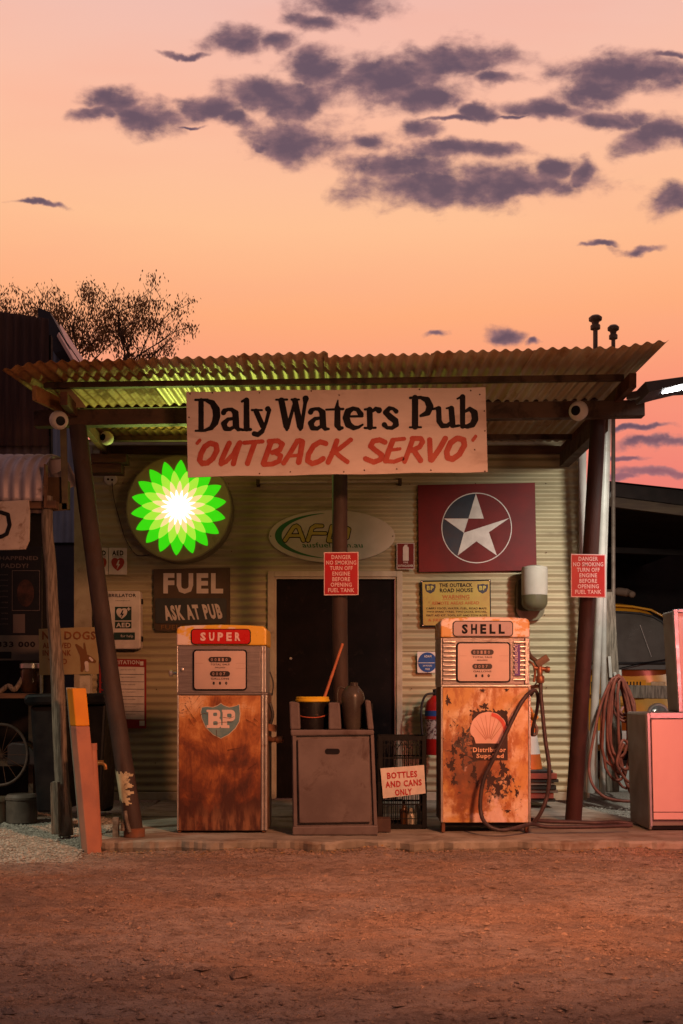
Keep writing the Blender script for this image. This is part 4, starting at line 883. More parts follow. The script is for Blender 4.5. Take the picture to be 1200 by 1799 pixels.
# shield
Ys = YP-.0145
m_shp = M('faded_shield', (.08, .17, .20), (.16, .24, .24), 8, .5, 0, .05, dirt=(.3, .2, .1), dscale=7, damt=.15)
def shield_pts(s=1.0, cx=388, cy=1264):
    h = [(-34, -22), (-25, -23), (-14, -22), (-6, -25), (0, -29), (6, -25), (15, -22), (26, -24), (33, -27), (35, -10), (33, 4), (26, 16), (14, 27), (0, 34), (-14, 27), (-27, 14), (-34, -2), (-36, -14)]
    return [(cx+x*s, cy+y*s) for x, y in h]
obj('shield_edge', prism(shield_pts(1.0), Ys, Ys+.002), M('shield_edge_paint', (.5, .4, .3), None), lp1)
obj('shield', prism(shield_pts(.96), Ys-.0025, Ys-.0005), m_shp, lp1)
def BPf(X, Y):
    x = (X-368)/11.0; 
    def rect(a, b, c, d): return np.maximum(np.maximum(a-X, X-c), np.maximum(b-Y, Y-d))
    def rr(cx, cy, w, h, r): return np.hypot(np.maximum(np.abs(X-cx)-w+r, 0), np.maximum(np.abs(Y-cy)-h+r, 0))-r
    Bd = np.minimum(rect(363, 1247, 374, 1251), rect(363, 1274, 374, 1279)); Bd = np.minimum(Bd, rect(366, 1247, 374, 1279))
    up = np.maximum(rr(376, 1255, 11, 8, 6), -rr(378, 1255, 3.5, 3, 2)); lo_ = np.maximum(rr(376.5, 1270, 12, 9, 6), -rr(378.5, 1270.5, 4, 3.5, 2))
    Bd = np.minimum(Bd, np.maximum(np.minimum(up, lo_), 366-X))
    Pd = np.minimum(rect(390, 1247, 400, 1251), rect(388, 1274, 403, 1279)); Pd = np.minimum(Pd, rect(391, 1247, 399, 1279))
    Pd = np.minimum(Pd, np.maximum(np.maximum(rr(402, 1257, 11, 10, 7), -rr(403, 1257, 4, 3.5, 2.5)), 391-X)); return np.minimum(Bd, Pd)
obj('badge_letters', field(BPf, 360, 1244, 416, 1282, .5, Ys-.005), M('badge_pink', (.6, .46, .42), None), lp1, fix=False)
# scratches
def crack(parent, pts, w, Y, mat):
    gs = []
    for a, b in zip(pts[:-1], pts[1:]):
        dx_, dy_ = b[0]-a[0], b[1]-a[1]; L = math.hypot(dx_, dy_); nx_, ny_ = -dy_/L*w/2, dx_/L*w/2
        gs.append(flat([(a[0]+nx_, a[1]+ny_), (b[0]+nx_*.4, b[1]+ny_*.4), (b[0]-nx_*.4, b[1]-ny_*.4), (a[0]-nx_, a[1]-ny_)], Y)); Y -= .00002
    return obj('scratch', gs, mat, parent, fix=False)
m_scr = M('scratch_rust', (.09, .03, .015), None)
for c in ([(352, 1256), (358, 1253), (366, 1255)], [(375, 1272), (390, 1269), (410, 1268)], [(392, 1260), (403, 1262), (412, 1259)], [(325, 1238), (336, 1255), (346, 1268)], [(332, 1262), (340, 1276)], [(432, 1264), (446, 1271), (452, 1276)], [(446, 1262), (453, 1268)], [(435, 1352), (448, 1343), (452, 1340)], [(400, 1318), (425, 1313)], [(380, 1282), (381, 1296)]):
    crack(lp1, c, 1.0, Ys-.006, m_scr)
# knob, lever and nozzle stubs on the super pump
obj('knob', [lathe([(.012, 0), (.012, .03), (.024, .032), (.024, .05), (.014, .058)], P(311, 1183, YP+.06), 14, Vector((-1, 0, 0)))], m_chrome, sp1, smooth=40)
obj('lock', lathe([(.01, 0), (.012, .012), (.006, .016)], P(320.5, 1176, YP), 12, Vector((0, -1, 0))), m_chrome, sp1, smooth=40)
m_cop = M('rusty_brass', (.28, .13, .07), (.15, .07, .04), 14, .45, .5, .2)
obj('nozzle_holder', [bar(P(470, 1277, YP+.12), P(486, 1280, YP+.12), .03, .05), tube(smoothpath([P(468, 1295, YP+.12), P(478, 1300, YP+.1), P(492, 1296, YP+.08)]), .02, 8), lathe([(.018, 0), (.026, .01), (.026, .05), (.018, .06)], P(484, 1300, YP+.08), 12, Vector((1, 0, .1)))], m_cop, sp1, smooth=40)
obj('nozzle_spout', [tube(smoothpath([P(474, 1235, YP+.12), P(479, 1255, YP+.12), P(474, 1275, YP+.12)]), .012, 8), tube(smoothpath([P(474, 1180, YP+.1), P(480, 1200, YP+.1), P(478, 1222, YP+.1)]), .005, 6)], m_rubber, sp1, smooth=40)
# shell pump: ribbed grille plates, sticker, decal
x0, x1, y1, y2, y3 = d2_
ribs = []
for side in ((x0+4, x0+25), (x0+127, x1-8)):
    for k in range(9):
        yy = y1+8+k*8.2; a = P(side[0], yy, YP-.006); b = P(side[1], yy, YP-.006)
        ribs.append(tube([a, (a+b)/2+Vector((0, -.002, random.uniform(-.002, .002))), b], .0105, 8))
for i, rb in enumerate(ribs): obj('rib', rb, m_chrome, sp2, smooth=60)
stk = obj('sticker', prism(q4(904, 1132, 914, 1187), YP-.019, YP-.017), M('sticker_purple', (.13, .07, .25), None), sp2)
for k, s in enumerate(('UNLEADED', 'FUEL', 'ONLY')):
    o = text(stk, s, 909-9+k*0-2, 1172-k*17, 909+7, 1177-k*17, YP-.021, M('sticker_white', (.6, .5, .5), None), .02, rot=-90)
m_dec = M('decal_black', (.03, .016, .014), (.05, .025, .02), 10, .6, 0, .1)
def ragged(X, Y):
    r = np.maximum(np.maximum(829-X, X-892), np.maximum(1248-Y, Y-1336)); n_ = 2.2*np.sin(X*.9+1.3*np.sin(Y*.31))+1.8*np.sin(Y*.83+2*np.sin(X*.23))+1.5*np.sin(X*1.9)*np.sin(Y*1.7)
    w = np.clip((1262-Y)/10, 0, 1)+np.clip((836-X)/8, 0, 1)*.8
    return r-n_*w*.9
Yd = YP-.0145
obj('decal', field(ragged, 818, 1238, 900, 1340, .7, Yd), m_dec, lp2, fix=False)
def blotch(cx, cy, rx, ry, seed):
    rnd = random.Random(seed); ph = [rnd.uniform(0, 6) for _ in range(6)]
    def fn(X, Y):
        a = np.arctan2((Y-cy)/ry, (X-cx)/rx); r = np.hypot((X-cx)/rx, (Y-cy)/ry)
        return r-(.8+.22*np.sin(3*a+ph[0])+.18*np.sin(5*a+ph[1])+.16*np.sin(9*a+ph[2])+.12*np.sin(15*a+ph[3])+.1*np.sin(23*a+ph[4]))
    return field(fn, cx-rx*1.8, cy-ry*1.8, cx+rx*1.8, cy+ry*1.8, max(.35, min(rx, ry)/9), Yd+.0005-.0001*seed)
for k, (a, b, c, d) in enumerate(((851, 1241, 8, 6), (787, 1231, 5, 9), (833, 1358, 5, 16), (862, 1370, 9, 16), (884, 1352, 8, 16), (893, 1370, 6, 12), (793, 1345, 7, 12), (908, 1393, 3.5, 8), (797, 1318, 5, 9), (875, 1385, 8, 12), (848, 1213, 5, 3), (890, 1212, 4, 3), (892, 1425, 5, 3), (815, 1290, 5, 5), (806, 1302, 4, 6), (797, 1372, 4, 9), (812, 1328, 6, 5), (838, 1376, 3, 8))):
    obj('paint_loss', blotch(a, b, c, d, k), m_dec, lp2, fix=False)
m_shc = M('scallop_pink', (.66, .42, .35), (.6, .36, .28), 7, .5, 0, .04)
sc_pts = []
for k in range(33):
    a = math.radians(192-k*(204/32)); lob = 1+.022*abs(math.sin(k/32*math.pi*7))
    sc_pts.append((858.5+32*lob*math.cos(a), 1283-32*lob*math.sin(a)))
sc_pts += [(885, 1294), (882, 1306), (836, 1306), (833, 1296)]
obj('scallop', flat(sc_pts, Yd-.003), m_shc, lp2, fix=False)
m_scl = M('scallop_line', (.36, .14, .09), None); m_scr2 = M('scallop_red', (.55, .1, .07), None)
for k in range(8):
    a = math.radians(28+k*18.3); crack(lp2, [(858.5+5*math.cos(a), 1302-5*math.sin(a)), (858.5+29*math.cos(a), 1286-31*math.sin(a))], 1.0, Yd-.0045, m_scl).name = 'scallop_groove'
rp = [(858.5+31.5*math.cos(math.radians(q)), 1283-31.5*math.sin(math.radians(q))) for q in range(-10, 82, 6)]+[(858.5+26*math.cos(math.radians(q)), 1285-27*math.sin(math.radians(q))) for q in range(80, -12, -6)]
obj('scallop_rim', flat(rp+[(886, 1294)], Yd-.0055), m_scr2, lp2, fix=False)
m_let = M('decal_letters', (.62, .36, .22), None)
text(lp2, 'Distributor', 831, 1313, 889, 1321.5, Yd-.003, m_let, .03); text(lp2, 'Supplied', 837, 1324, 885, 1334, Yd-.003, m_let, .03)
# hose with nozzle on the shell pump
ph = thing('pump_hose', (P(900, 1458, 7.3).x, 7.3, 0), 'thick black fuel hose looping across the front of the right hand pump', 'hose')
m_hb = M('fuel_hose', (.035, .024, .024), (.06, .04, .038), 16, .45, 0, .1)
obj('hose', tube(smoothpath([P(950, 1175, 7.42), P(950, 1215, 7.4), P(953, 1250, 7.38), P(958, 1300, 7.36), P(965, 1350, 7.34), P(962, 1395, 7.34), P(950, 1428, 7.33), P(937, 1446, 7.36)], 8), .0145, 10), m_hb, ph, smooth=60)
obj('hose', tube(smoothpath([P(938, 1212, 7.40), P(925, 1222, 7.36), P(910, 1245, 7.33), P(888, 1290, 7.31), P(866, 1335, 7.30), P(850, 1370, 7.30), P(844, 1405, 7.29), P(846, 1433, 7.27), P(858, 1451, 7.22), P(880, 1458.5, 7.21), P(905, 1455, 7.24), P(935, 1448, 7.34), P(960, 1452.5, 7.36), P(1010, 1453, 7.38), P(1060, 1452, 7.4), P(1110, 1450, 7.45)], 8), .0145, 10), m_hb, ph, smooth=60)
obj('hose', tube(smoothpath([P(932, 1222, 7.45), P(940, 1213, 7.42), P(945, 1225, 7.45), P(943, 1250, 7.48), P(937, 1275, 7.5), P(935, 1290, 7.55)], 8), .0125, 10), m_hb, ph, smooth=60)
gh = thing('ground_hose', (P(1030, 1447, 7.6).x, 7.6, 0), 'second black hose lying on the slab between the pump and the pink dispenser', 'hose')
obj('hose', tube(smoothpath([P(934, 1440, 7.62), P(960, 1443, 7.66), P(1000, 1444, 7.68), P(1050, 1445.5, 7.66), P(1080, 1444, 7.7), P(1110, 1447, 7.7)], 8), .016, 10), m_hb, gh, smooth=60)
nz = thing('fuel_nozzle', P(945, 1215, 7.42), 'rusty brass fuel nozzle hooked on the right side of the SHELL pump', 'nozzle')
obj('barrel', [tube([P(948, 1168, 7.42), P(949, 1200, 7.41)], .02, 12), lathe([(.024, 0), (.03, .01), (.03, .045), (.022, .055)], P(949, 1200, 7.41), 12), tube([P(938, 1173, 7.42), P(962, 1176, 7.42)], .017, 10), lathe([(.02, 0), (.024, .008), (.024, .03)], P(958, 1176, 7.42), 12, Vector((1, 0, -.1)))], m_cop, nz, smooth=40)
obj('grip', [bar(P(942, 1168, 7.42), P(962, 1155, 7.42), .05, .05), tube(smoothpath([P(927, 1142, 7.5), P(932, 1153, 7.46), P(944, 1163, 7.43)]), .016, 10)], M('nozzle_body', (.07, .045, .03), (.12, .08, .05), 12, .5, .2), nz, smooth=40)
obj('trigger', tube(smoothpath([P(930, 1162, 7.44), P(937, 1168, 7.42), P(940, 1182, 7.42), P(938, 1198, 7.42)]), .009, 8), m_cop, nz, smooth=60)
obj('guard', tube(smoothpath([P(934, 1187, 7.44), P(943, 1190, 7.42), P(944, 1197, 7.42), P(936, 1208, 7.44)]), .005, 6), m_hb, nz, smooth=60)
obj('hanger', [bar(P(927, 1208, 7.5), P(948, 1205, 7.42), .02, .025)], m_cop, nz)
yn = thing('yellow_nozzle', P(936, 1290, 7.6), 'yellow fuel nozzle with curved grey spout hanging beside the SHELL pump', 'nozzle')
obj('body', tube(smoothpath([P(930, 1255, 7.6), P(936, 1258, 7.6), P(942, 1264, 7.6)]), [.024]*7+[.028]*5+[.026], 12), M('nozzle_yellow', (.55, .34, .04), (.45, .25, .03), 9, .5), yn, smooth=60)
obj('spout', tube(smoothpath([P(937, 1268, 7.6), P(943, 1280, 7.6), P(941, 1290, 7.6), P(934, 1290, 7.6), P(932, 1278, 7.6)]), .012, 10), M('spout_grey', (.12, .1, .09), None, rough=.4, metal=.3), yn, smooth=60)
# ------------------------------------------------------------------ service console
YC = 7.32
m_con = M('console_plastic', (.15, .12, .115), (.105, .08, .078), 2.5, .45, 0, .08, dirt=(.06, .035, .03), dscale=5, damt=.4)
cn = thing('service_console', (P(586, 1466, YC).x, YC+.2, 0), 'tan plastic forecourt washer cabinet between the two old pumps', 'cabinet')
each('shell', [prism([(512, 1287), (657, 1287), (664, 1467), (514, 1467)], YC+.02, YC+.44, YC), prism([(514, 1452), (664, 1450), (664, 1467), (514, 1467)], YC-.01, YC+.02, YC)], m_con, cn, bevel=.008)
each('rim', [prism([(510, 1282), (657, 1282), (657, 1291), (511, 1293)], YC-.01, YC+.44, YC)], m_con, cn, bevel=.01)
obj('upright', prism([(508, 1232), (526, 1234), (528, 1282), (510, 1282)], YC-.01, YC+.44, YC), m_con, cn, bevel=.012)
obj('upright', prism([(577, 1234), (597, 1234), (600, 1282), (577, 1282)], YC-.01, YC+.44, YC), m_con, cn, bevel=.012)
obj('upright', prism([(641, 1230), (651, 1230), (657, 1282), (646, 1282)], YC-.01, YC+.44, YC), m_con, cn, bevel=.012)
obj('back_panel', pbox(510, 1236, 655, 1284, YC+.40, YC+.44), m_black, cn)
each('frame_edge', [prism([(514, 1293), (520, 1293), (522, 1452), (516, 1452)], YC-.005, YC+.02, YC), prism([(651, 1291), (656, 1291), (663, 1450), (657, 1450)], YC-.005, YC+.02, YC)], m_con, cn, bevel=.003)
dpn = obj('door', prism([(523, 1299), (648, 1297), (651, 1444), (526, 1446)], YC-.012, YC+.018, YC), m_con, cn, bevel=.006)
obj('door_slot', prism(pill(571, 1315, 597, 1325, 4.5), YC-.0145, YC-.0125, YC), m_ink, dpn)
bk = thing('bucket', (P(547, 1284, 7.45).x, 7.45, P(547, 1283, YC).z), 'black bucket with a yellow lid rim in the left bay of the cabinet', 'bucket')
bz = P(547, 1283, YC).z
obj('pail', lathe([(.095, 0), (.10, .02), (.112, .19), (.112, .2)], (P(549, 1284, 7.45).x, 7.45, bz), 28), M('dirty_pail', (.008, .006, .006), (.2, .09, .05), 55, .35, 0, .2, thr=(.66, .72)), bk, smooth=40)
obj('lid', lathe([(.118, .200), (.124, .205), (.124, .218), (.118, .222), (.120, .232), (.114, .238), (.05, .238)], (P(549, 1284, 7.45).x, 7.45, bz), 28), M('lid_yellow', (.62, .40, .02), (.55, .33, .02), 9, .4), bk, smooth=30)
obj('handle', tube([Vector((P(549, 1284, 7.45).x+.112*math.cos(a), 7.45-.118*abs(math.sin(a))-.003, bz+.12-.03*abs(math.sin(a)))) for a in [math.pi*k/10 for k in range(11)]], .004, 6), M('handle_red', (.35, .08, .04), None), bk, smooth=60)
sq = thing('squeegee', P(572, 1225, 7.5), 'orange brown squeegee stick leaning out of the yellow lidded bucket', 'squeegee')
obj('stick', tube([P(560, 1255, 7.45), P(602, 1131, 7.55)], [.012, .010], 10), M('stick_orange', (.4, .13, .05), (.28, .08, .035), 9, .5), sq, smooth=60)
jg = thing('watering_jug', (P(619, 1286, 7.45).x, 7.45, bz), 'grey rounded water jug with handle in the right bay of the cabinet', 'jug')
m_jug = M('jug_grey', (.055, .045, .036), (.04, .03, .026), 6, .3, 0, .05)
obj('body', lathe([(.055, 0), (.062, .02), (.078, .14), (.085, .23), (.078, .265), (.045, .31), (.04, .315)], (P(620, 1286, 7.45).x, 7.45, bz), 24), m_jug, jg, smooth=50)
obj('handle', tube(smoothpath([P(612, 1212, 7.47), P(598, 1207, 7.47), P(593, 1216, 7.47), P(593, 1236, 7.47)]), .008, 8), m_jug, jg, smooth=60)
obj('cap', lathe([(.028, 0), (.028, .025), (.02, .03)], (P(622, 1210, 7.45).x, 7.45, bz+.312), 16), m_jug, jg, smooth=40)
# ------------------------------------------------------------------ crates
def crate(x, y, z, w, h, d, label):
    r = thing('milk_crate', (x+w/2, y+d/2, z), label, 'crate', 'stacked black milk crates')
    T_ = .012
    corners = [box(a, a+.035, b, b+.035, z, z+h) for a in (x, x+w-.035) for b in (y, y+d-.035)]
    each('corner', corners, m_black, r, bevel=.003)
    rings = []
    for zz, hh in ((z, .03), (z+h-.035, .035), (z+h*.5, .012)):
        rings += [box(x+.035, x+w-.035, y+.002, y+T_, zz, zz+hh), box(x+.035, x+w-.035, y+d-T_, y+d-.002, zz, zz+hh), box(x+.002, x+T_, y+.035, y+d-.035, zz, zz+hh), box(x+w-T_, x+w-.002, y+.035, y+d-.035, zz, zz+hh)]
    each('rim', rings, m_black, r)
    sl = []
    for k in range(9):
        a = x+.05+(w-.1)*k/8; sl += [box(a-.003, a+.003, y+.004, y+.010, z+.03, z+h-.035), box(a-.003, a+.003, y+d-.010, y+d-.004, z+.03, z+h-.035)]
    for k in range(3):
        zz = z+.07+(h-.14)*k/2; sl.append(box(x+.035, x+w-.035, y+.0045, y+.0095, zz, zz+.006))
    sl.append(box(x+.01, x+w-.01, y+.012, y+d-.012, z+.006, z+.012))
    tr = [bar((x+.05+k*.09, y+.006, z+h-.1), (x+.095+k*.09, y+.006, z+h-.03), .006, .012, (0, 1, 0)) for k in range(3)]+[bar((x+.14+k*.09, y+.006, z+h-.1), (x+.095+k*.09, y+.006, z+h-.03), .006, .012, (0, 1, 0)) for k in range(3)]
    obj('slats', sl+tr, m_black, r); return r
cxw = P(663, 1460, 7.72).x
crate(cxw, 7.66, .005, .365, .345, .30, 'lower black milk crate standing on the slab right of the washer cabinet')
crate(cxw+.003, 7.665, .352, .36, .34, .30, 'upper black milk crate of the stack right of the washer cabinet')
bcs = board('bottles_sign', [(668, 1350), (745, 1344), (748, 1394), (673, 1403)], 7.64, .004, m_offw2, 'small tilted white sign reading BOTTLES AND CANS ONLY on the crates')
m_bred = M('sign_red', (.38, .03, .03), None)
for k, (s, a, b) in enumerate((('BOTTLES', 680, 733), ('AND CANS', 677, 741), ('ONLY', 694, 724))): text(bcs, s, a, 1355.5+k*15.2, b, 1367+k*15.2, 7.637, m_bred, .035, rot=-4)
for lb, x_, c_ in (('small brown box on the slab in front of the crates', 672, 0),):
    bx_ = thing('small_box', (P(672, 1458, 7.5).x, 7.55, 0), lb, 'box'); obj('carton', prism([(660, 1440), (687, 1440), (687, 1463), (660, 1463)], 7.46, 7.6, 7.42), M('carton', (.09, .05, .035), (.06, .035, .03), 6, .7), bx_, bevel=.003)
for k, (px, hh) in enumerate(((710, .17), (722, .12), (733, .15))):
    b_ = thing('bottle', (P(px, 1450, 7.8).x, 7.8, .02), ('brown bottle', 'pale can', 'clear bottle')[k]+' in the lower milk crate', 'bottle')
    obj('bottle_body', lathe([(.028, 0), (.03, .01), (.03, hh*.6), (.012, hh*.8), (.012, hh), (.004, hh+.004)], (P(px, 1450, 7.8).x, 7.8, .02), 14), M('bottle_%d' % k, [(.07, .03, .01), (.4, .38, .3), (.25, .28, .22)][k], None, rough=.15), b_, smooth=50)
# ------------------------------------------------------------------ fire extinguisher
ex = thing('fire_extinguisher', P(760, 1326, 9.55), 'red fire extinguisher with blue band hanging on the wall behind the right pump', 'fire extinguisher')
exx = P(764, 1326, 9.6)
obj('cylinder', lathe([(.085, 0), (.092, .01), (.092, .44), (.08, .49), (.04, .53), (.022, .55)], exx, 24), M('extinguisher_red', (.36, .015, .012), (.28, .012, .01), 5, .3), ex, smooth=50)
obj('band', lathe([(.0935, .36), (.0935, .41)], exx, 24), M('band_blue', (.02, .06, .22), None), ex, smooth=50)
obj('label_panel', lathe([(.0938, .15), (.0938, .33)], exx, 24), M('ext_label', (.4, .36, .32), (.1, .05, .05), 40, .4, thr=(.5, .55)), ex, smooth=50)
obj('valve', [lathe([(.02, .55), (.02, .6)], exx, 12), bar(exx+Vector((-.02, 0, .6)), exx+Vector((.09, 0, .62)), .02, .015)], m_black, ex)
obj('hose', tube(smoothpath([exx+Vector((-.01, -.02, .57)), exx+Vector((-.09, -.03, .55)), exx+Vector((-.13, -.04, .42)), exx+Vector((-.12, -.04, .2)), exx+Vector((-.1, -.04, .02))]), .011, 8), m_rubber, ex, smooth=60)
# ------------------------------------------------------------------ traffic cones / bases behind shell pump
cb = thing('traffic_cone', (P(928, 1350, 9.2).x, 9.2, .2), 'orange traffic cone with white collar behind the SHELL pump', 'cone')
zc = P(928, 1350, 9.2).z; cxx = P(927, 1350, 9.2).x
obj('cone', lathe([(.13, 0), (.11, .13)], (cxx, 9.2, zc), 24), M('cone_orange', (.6, .13, .02), (.45, .1, .02), 6, .5), cb, smooth=50)
obj('collar', lathe([(.11, .131), (.08, .32)], (cxx, 9.2, zc), 24), m_white, cb, smooth=50)
obj('cone_tip', lathe([(.08, .321), (.045, .52), (.03, .55)], (cxx, 9.2, zc), 24), MC['cone_orange'], cb, smooth=50)
obj('base', box(cxx-.19, cxx+.19, 9.02, 9.38, zc-.03, zc), m_rubber, cb, bevel=.008)
zt = zc-.03; k = 0
cols = [(.25, .06, .04), (.03, .025, .02), (.16, .13, .1), (.03, .025, .02), (.12, .09, .07)]
while zt > .06:
    th = (.05, .03, .025, .04, .03)[k % 5]; w = .22+.02*math.sin(k*2.1)
    bx_ = obj('stacked_mat', box(cxx-w, cxx+w, 9.0+.01*k, 9.4, zt-th+.002, zt), M('mat_%d' % (k % 5), cols[k % 5], None, rough=.8, bump=.2), bevel=.004,
        label=('faded red slab topmost under the traffic cone', 'black rubber mat second under the traffic cone', 'tan mat third in the stack under the traffic cone', 'black mat fourth in the stack under the traffic cone', 'brown mat fifth under the traffic cone', 'red mat near the bottom of the stack under the cone', 'black mat next to lowest in the stack under the cone', 'tan mat lowest in the stack under the cone')[min(k, 7)], cat='mat', group='mats stacked under the traffic cone')
    zt -= th; k += 1
# ------------------------------------------------------------------ modern dispenser at right
YD = 7.55
m_dsh = M('dispenser_panel', (.62, .42, .40), (.58, .38, .37), 2, .4, 0, .03)
m_dgrey = M('dispenser_grey', (.2, .19, .17), (.17, .16, .145), 3, .45, 0, .05)
m_dedge = M('dispenser_edge', (.34, .32, .36), None, rough=.35, metal=.4)
fd = thing('fuel_dispenser', (P(1250, 1458, YD).x, YD+.3, 0), 'modern pink lit fuel dispenser cut off by the right edge', 'fuel pump')
obj('end_column', prism([(1134, 1256), (1136, 1252), (1141, 1251), (1146, 1458), (1141, 1458)], YD-.002, YD+.50, YD), m_dgrey, fd, bevel=.012)
obj('cabinet', prism([(1141.5, 1252), (1420, 1249), (1420, 1450), (1146.5, 1452)], YD+.03, YD+.48, YD), m_dgrey, fd, bevel=.006)
each('edge_strip', [prism([(1136, 1253), (1141, 1253), (1146, 1452), (1142, 1452)], YD-.012, YD-.003, YD), prism([(1142, 1252.5), (1420, 1250), (1420, 1261), (1142, 1262)], YD-.008, YD+.028, YD)], m_dedge, fd, bevel=.002)
obj('door_panel', prism([(1144, 1264), (1420, 1262), (1420, 1440), (1148, 1440)], YD-.005, YD+.028, YD), m_dsh, fd, bevel=.005)
obj('panel_seam', prism([(1147, 1426), (1420, 1426), (1420, 1427.2), (1147, 1427.2)], YD-.0065, YD-.004, YD), m_ink, fd)
obj('base', prism([(1147, 1453), (1420, 1451), (1420, 1458.5), (1148, 1458.5)], YD+.04, YD+.46, YD), m_black, fd)
obj('head_case', prism([(1188, 1071), (1420, 1067), (1420, 1249), (1198, 1251)], YD+.08, YD+.33, YD), m_dgrey, fd, bevel=.012)
each('head_edge', [prism([(1187, 1070), (1195, 1069), (1204, 1251), (1197, 1251)], YD+.05, YD+.079, YD), prism([(1195.5, 1069), (1420, 1066), (1420, 1074), (1195.5, 1075)], YD+.05, YD+.079, YD)], m_dedge, fd, bevel=.003)
obj('head_panel', prism([(1196, 1076), (1420, 1075), (1420, 1249), (1204.5, 1250)], YD+.06, YD+.079, YD), m_dsh, fd)
# ------------------------------------------------------------------ floodlight at right end of beam
fl = thing('led_floodlight', P(1106, 700, 7.3), 'lit white LED floodlight on an arm at the right end of the beam', 'lamp')
obj('arm', [bar(P(1104, 697, 7.4), P(1130, 692, 7.3), .05, .05)], M('arm_grey', (.16, .15, .15), None, rough=.4, metal=.5), fl, bevel=.004)
obj('head', prism([(1122, 682), (1195, 672), (1250, 668), (1250, 680), (1196, 683), (1158, 692), (1130, 700)], 7.1, 7.42, 7.25), M('lamp_case', (.08, .08, .09), None, rough=.4), fl, bevel=.004)
m_led = E('led_white', (1, .98, .95), 25)
for q_ in ([(1162, 689.5), (1194, 682.5), (1194, 686.5), (1163, 692.5)], [(1198, 682), (1240, 679.5), (1240, 683), (1198, 686)]):
    obj('led_panel', prism(q_, 7.16, 7.24, 7.25), m_led, fl)
lf = lamp('led_floodlight_lamp', 'SPOT', (2.72, 7.2, 2.99), (2.5, 10.8, 0.7), 380, (1, .97, .86), spot_size=math.radians(100), spot_blend=1, shadow_soft_size=.1)
# ------------------------------------------------------------------ left side: rusty building, grey shed, awning
lb_ = thing('rusty_building', (-3.6, 9.3, 0), 'tall dark rusted corrugated iron building at the left edge', 'building')
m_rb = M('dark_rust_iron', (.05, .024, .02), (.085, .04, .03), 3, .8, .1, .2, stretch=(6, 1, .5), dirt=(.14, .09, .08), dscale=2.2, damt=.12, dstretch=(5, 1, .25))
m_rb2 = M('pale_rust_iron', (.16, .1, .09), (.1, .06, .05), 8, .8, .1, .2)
YL = 9.1
def lx(px): return (px-600)*YL/F
def vsheet(x0, x1, z0a, z0b, z1a, z1b, Y, mat, parent, nm='wall_sheet', seg=8, amp=.009):
    nu = max(4, int((x1-x0)/WP*seg)); vs = []; fs = []
    for s in (0, 1):
        for i in range(nu+1):
            a = i/nu; x = x0+(x1-x0)*a; yy = Y-amp*math.sin(2*math.pi*x/WP)+s*.0015
            vs.append((x, yy, z0a+(z0b-z0a)*a)); vs.append((x, yy, z1a+(z1b-z1a)*a))
    m_ = 2*(nu+1)
    for i in range(nu): q = 2*i; fs.append((q, q+2, q+3, q+1)); fs.append((m_+q+1, m_+q+3, m_+q+2, m_+q)); fs.append((q+1, q+3, m_+q+3, m_+q+1))
    return obj(nm, (vs, fs), mat, parent, smooth=True, fix=False)
zt = lambda px: CH+(HZ-(547+px*13/85.))*YL/F
x_ = -5.0
while x_ < lx(86)-.1:
    xn = min(x_+.76, lx(86)); pa = 600+x_*F/YL; pb = 600+xn*F/YL
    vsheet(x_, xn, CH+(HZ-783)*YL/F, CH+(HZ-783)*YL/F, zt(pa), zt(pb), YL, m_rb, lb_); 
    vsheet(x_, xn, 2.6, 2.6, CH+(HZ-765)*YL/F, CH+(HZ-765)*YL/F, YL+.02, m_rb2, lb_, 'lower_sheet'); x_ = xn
obj('back_wall', box(-5.0, lx(84), YL+.1, YL+.16, 0, 4.2), M('shade_backing', (.012, .01, .009), None, rough=.9), lb_)  # near-black backing, the shade under the awning put into its colour
gs = thing('grey_shed', (-3.3, 12.3, 0), 'pale blue grey shed seen through the gap behind the rusty building', 'building')
m_gs = M('blue_grey_iron', (.25, .28, .36), (.2, .23, .3), 3, .6, .1, .05)
YG = 12.3
def gx(px): return (px-600)*YG/F
def gzz(py): return CH+(HZ-py)*YG/F
vsheet(gx(40), gx(105), 0, 0, gzz(560), gzz(574), YG, m_gs, gs)
vsheet(gx(105), gx(150), 0, 0, gzz(580), gzz(640), YG, m_gs, gs)
obj('wall_panel', prism([(88, 957), (150, 957), (150, 1400), (88, 1400)], YG-.05, YG-.02), M('blue_door', (.055, .06, .085), (.045, .05, .07), 3, .6), gs)
obj('rail', prism([(88, 953), (150, 953), (150, 957), (88, 957)], YG-.06, YG-.02), m_black, gs)
obj('fascia', prism([(84, 562), (104, 570), (138, 632), (112, 640), (84, 598)], YG-.4, YG-.1, YG), M('fascia_dark', (.04, .042, .06), None, rough=.6), gs)
m_pk = M('roof_edge_sky_pink', (.8, .58, .54), (.74, .52, .5), 4, .5, 0, .03)  # pink sheen of the reflected sky is painted into this colour
_q = [P(103, 586, YG-.5), P(132, 636, YG-.5), P(150, 636, YG+.1), P(107, 570, YG+.1)]
obj('roof_edge', ([tuple(v) for v in _q]+[tuple(v-Vector((.02, 0, .03))) for v in _q], [(0, 1, 2, 3), (7, 6, 5, 4), (0, 4, 5, 1), (1, 5, 6, 2), (2, 6, 7, 3), (3, 7, 4, 0)]), m_pk, gs)
obj('gutter', bar(P(103, 581, YG-.48), P(140, 635, YG-.48), .012, .01), m_ink, gs)
